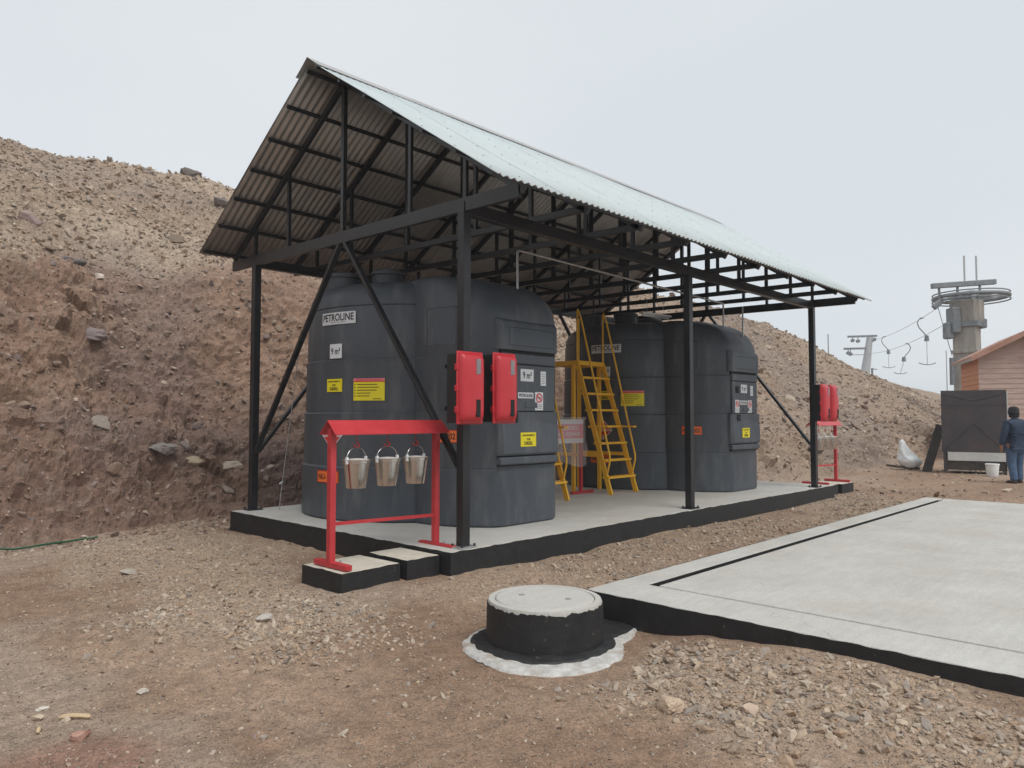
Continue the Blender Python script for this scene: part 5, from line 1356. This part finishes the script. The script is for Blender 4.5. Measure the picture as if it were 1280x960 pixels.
# --- cables and T-bar hangers
def cable(a, b, sag, name, label, r=0.013, n=24):
    a, b = Vector(a), Vector(b)
    pts = [a.lerp(b, t) - Vector((0, 0, sag * 4 * t * (1 - t))) for t in np.linspace(0, 1, n)]
    o = MB().tube(pts, r, 5).build(name, 'lift_steel', origin=a, smooth_ang=80); tag(o, label, 'cable', 'haul cables of the ski lift'); return pts
sh_up = tb + ax * -1.62 + ay * -0.3 + Vector((0, 0, 6.95))
upc = cable(sh_up, PPT(0.62, 4.25), 0.25, 'haul_cable', 'upper ski lift cable running from the tower to the pylon')
dnc = cable(TP(-1.0, 0.0, 6.2), PPT(0.25, 3.1), 0.35, 'haul_cable', 'lower ski lift cable running from the tower to the pylon')
cable(sh_up, tb + ax * -0.78 + Vector((0, 0, 4.5)), 0.02, 'stay_cable', 'stay wire slanting from the sheave down the concrete tower', r=0.018)
def hanger(p, ln, label, side=1, tilt=0.0, k=0.8):
    o = thing('tbar_hanger', (p[0], p[1], p[2] - ln), label, 'T-bar', 'T-bar hangers on the ski lift')
    p = Vector(p); ln = ln / k; A = lambda x, z: p + ax * x * side * k + Vector((0, 0, z * k))
    MB().tube([A(-0.12, 0.02), A(0.15, 0.02)], 0.035, 6).build('grip', 'lift_steel', o)
    MB().tube([A(0, 0), A(-0.22, -0.12), A(-0.30, -0.38), A(-0.18, -0.68), A(0.22, -1.12), A(0.34, -1.32)], 0.028, 6).build('arm', 'lift_steel', o, smooth_ang=60)
    MB().tube([A(0.34, -1.22), A(0.34, -1.62)], [0.10, 0.14], 10).build('spring_box', 'lift_steel', o, smooth_ang=40)
    MB().tube([A(0.34, -1.6), A(0.34 + tilt, -ln)], 0.014, 5).build('rope', 'lift_steel', o)
    MB().tube([A(-0.26 + tilt, -ln + 0.08), A(0.0 + tilt, -ln - 0.02), A(0.34 + tilt, -ln - 0.05), A(0.68 + tilt, -ln - 0.02), A(0.94 + tilt, -ln + 0.08)], 0.027, 6).build('t_bar', 'lift_steel', o, smooth_ang=60)
    return o
hanger(upc[4], 2.6, 'nearest T-bar hanger, largest of the three below the tower')
hanger(upc[17], 2.3, 'farthest T-bar hanger next to the pylon')
hanger(dnc[9], 1.9, 'middle T-bar hanger tilted between the other two', side=-1, tilt=0.35, k=0.7)

# ------------------------------------------------------------------ small things lying in the yard
bx_, by_ = -3.86, -1.43; bz_ = float(ground_z(np.array([bx_]), np.array([by_]))[0])
V, F = rough_stone(ICO4, 77, 0.10)
Q = np.sign(V) * np.abs(V) ** 0.55 * np.array([0.052, 0.036, 0.028]); Q += 0.004 * fbm(Q[:, 0] * 60, Q[:, 1] * 60, Q[:, 2] * 60, oct=3, seed=5)[:, None]
br = np_mesh('brick_fragment', Q, F, 'brick_red'); br.location = (bx_, by_, bz_ + 0.015); br.rotation_euler = (0.15, -0.2, -0.8)
tag(br, 'broken piece of red brick on the dirt, lower left', 'brick')
def splinter(x, y, L, ang, label, r=0.014):
    z = float(ground_z(np.array([x]), np.array([y]))[0]); d = Vector((math.cos(ang), math.sin(ang), 0))
    pts = [Vector((x, y, z + 0.010)) + d * L * (t - 0.5) + Vector((0, 0, 0.008 * math.sin(t * 3))) for t in (0, 0.12, 0.4, 0.7, 0.92, 1)]
    o = MB().tube(pts, [r * 0.4, r * 0.9, r, r * 0.85, r * 0.9, r * 0.4], 6).build('wood_scrap', 'wood_pale', origin=(x, y, z)); tag(o, label, 'wood scrap')
splinter(-3.80, -1.15, 0.16, -0.75, 'longer pale wood splinter above the brick fragment')
splinter(-3.98, -1.22, 0.06, 1.2, 'short pale wood chip left of the brick fragment', 0.010)

# ------------------------------------------------------------------ thin mountain haze
hz = MB().box((-705, -705, -2.2), (705, 705, 11.5)).build('haze', 'skin')
hz.data.materials.clear()
hm = bpy.data.materials.new('haze'); hm.use_nodes = True
hn, hl = hm.node_tree.nodes, hm.node_tree.links
hn.remove(hn['Principled BSDF'])
pv = hn.new('ShaderNodeVolumePrincipled'); pv.inputs['Color'].default_value = (0.93, 0.96, 1.0, 1); pv.inputs['Density'].default_value = 0.0016
hl.new(pv.outputs[0], hn['Material Output'].inputs['Volume'])
hz.data.materials.append(hm)
tag(hz, 'thin pale haze over the yard and the slope', 'haze', kind='stuff')
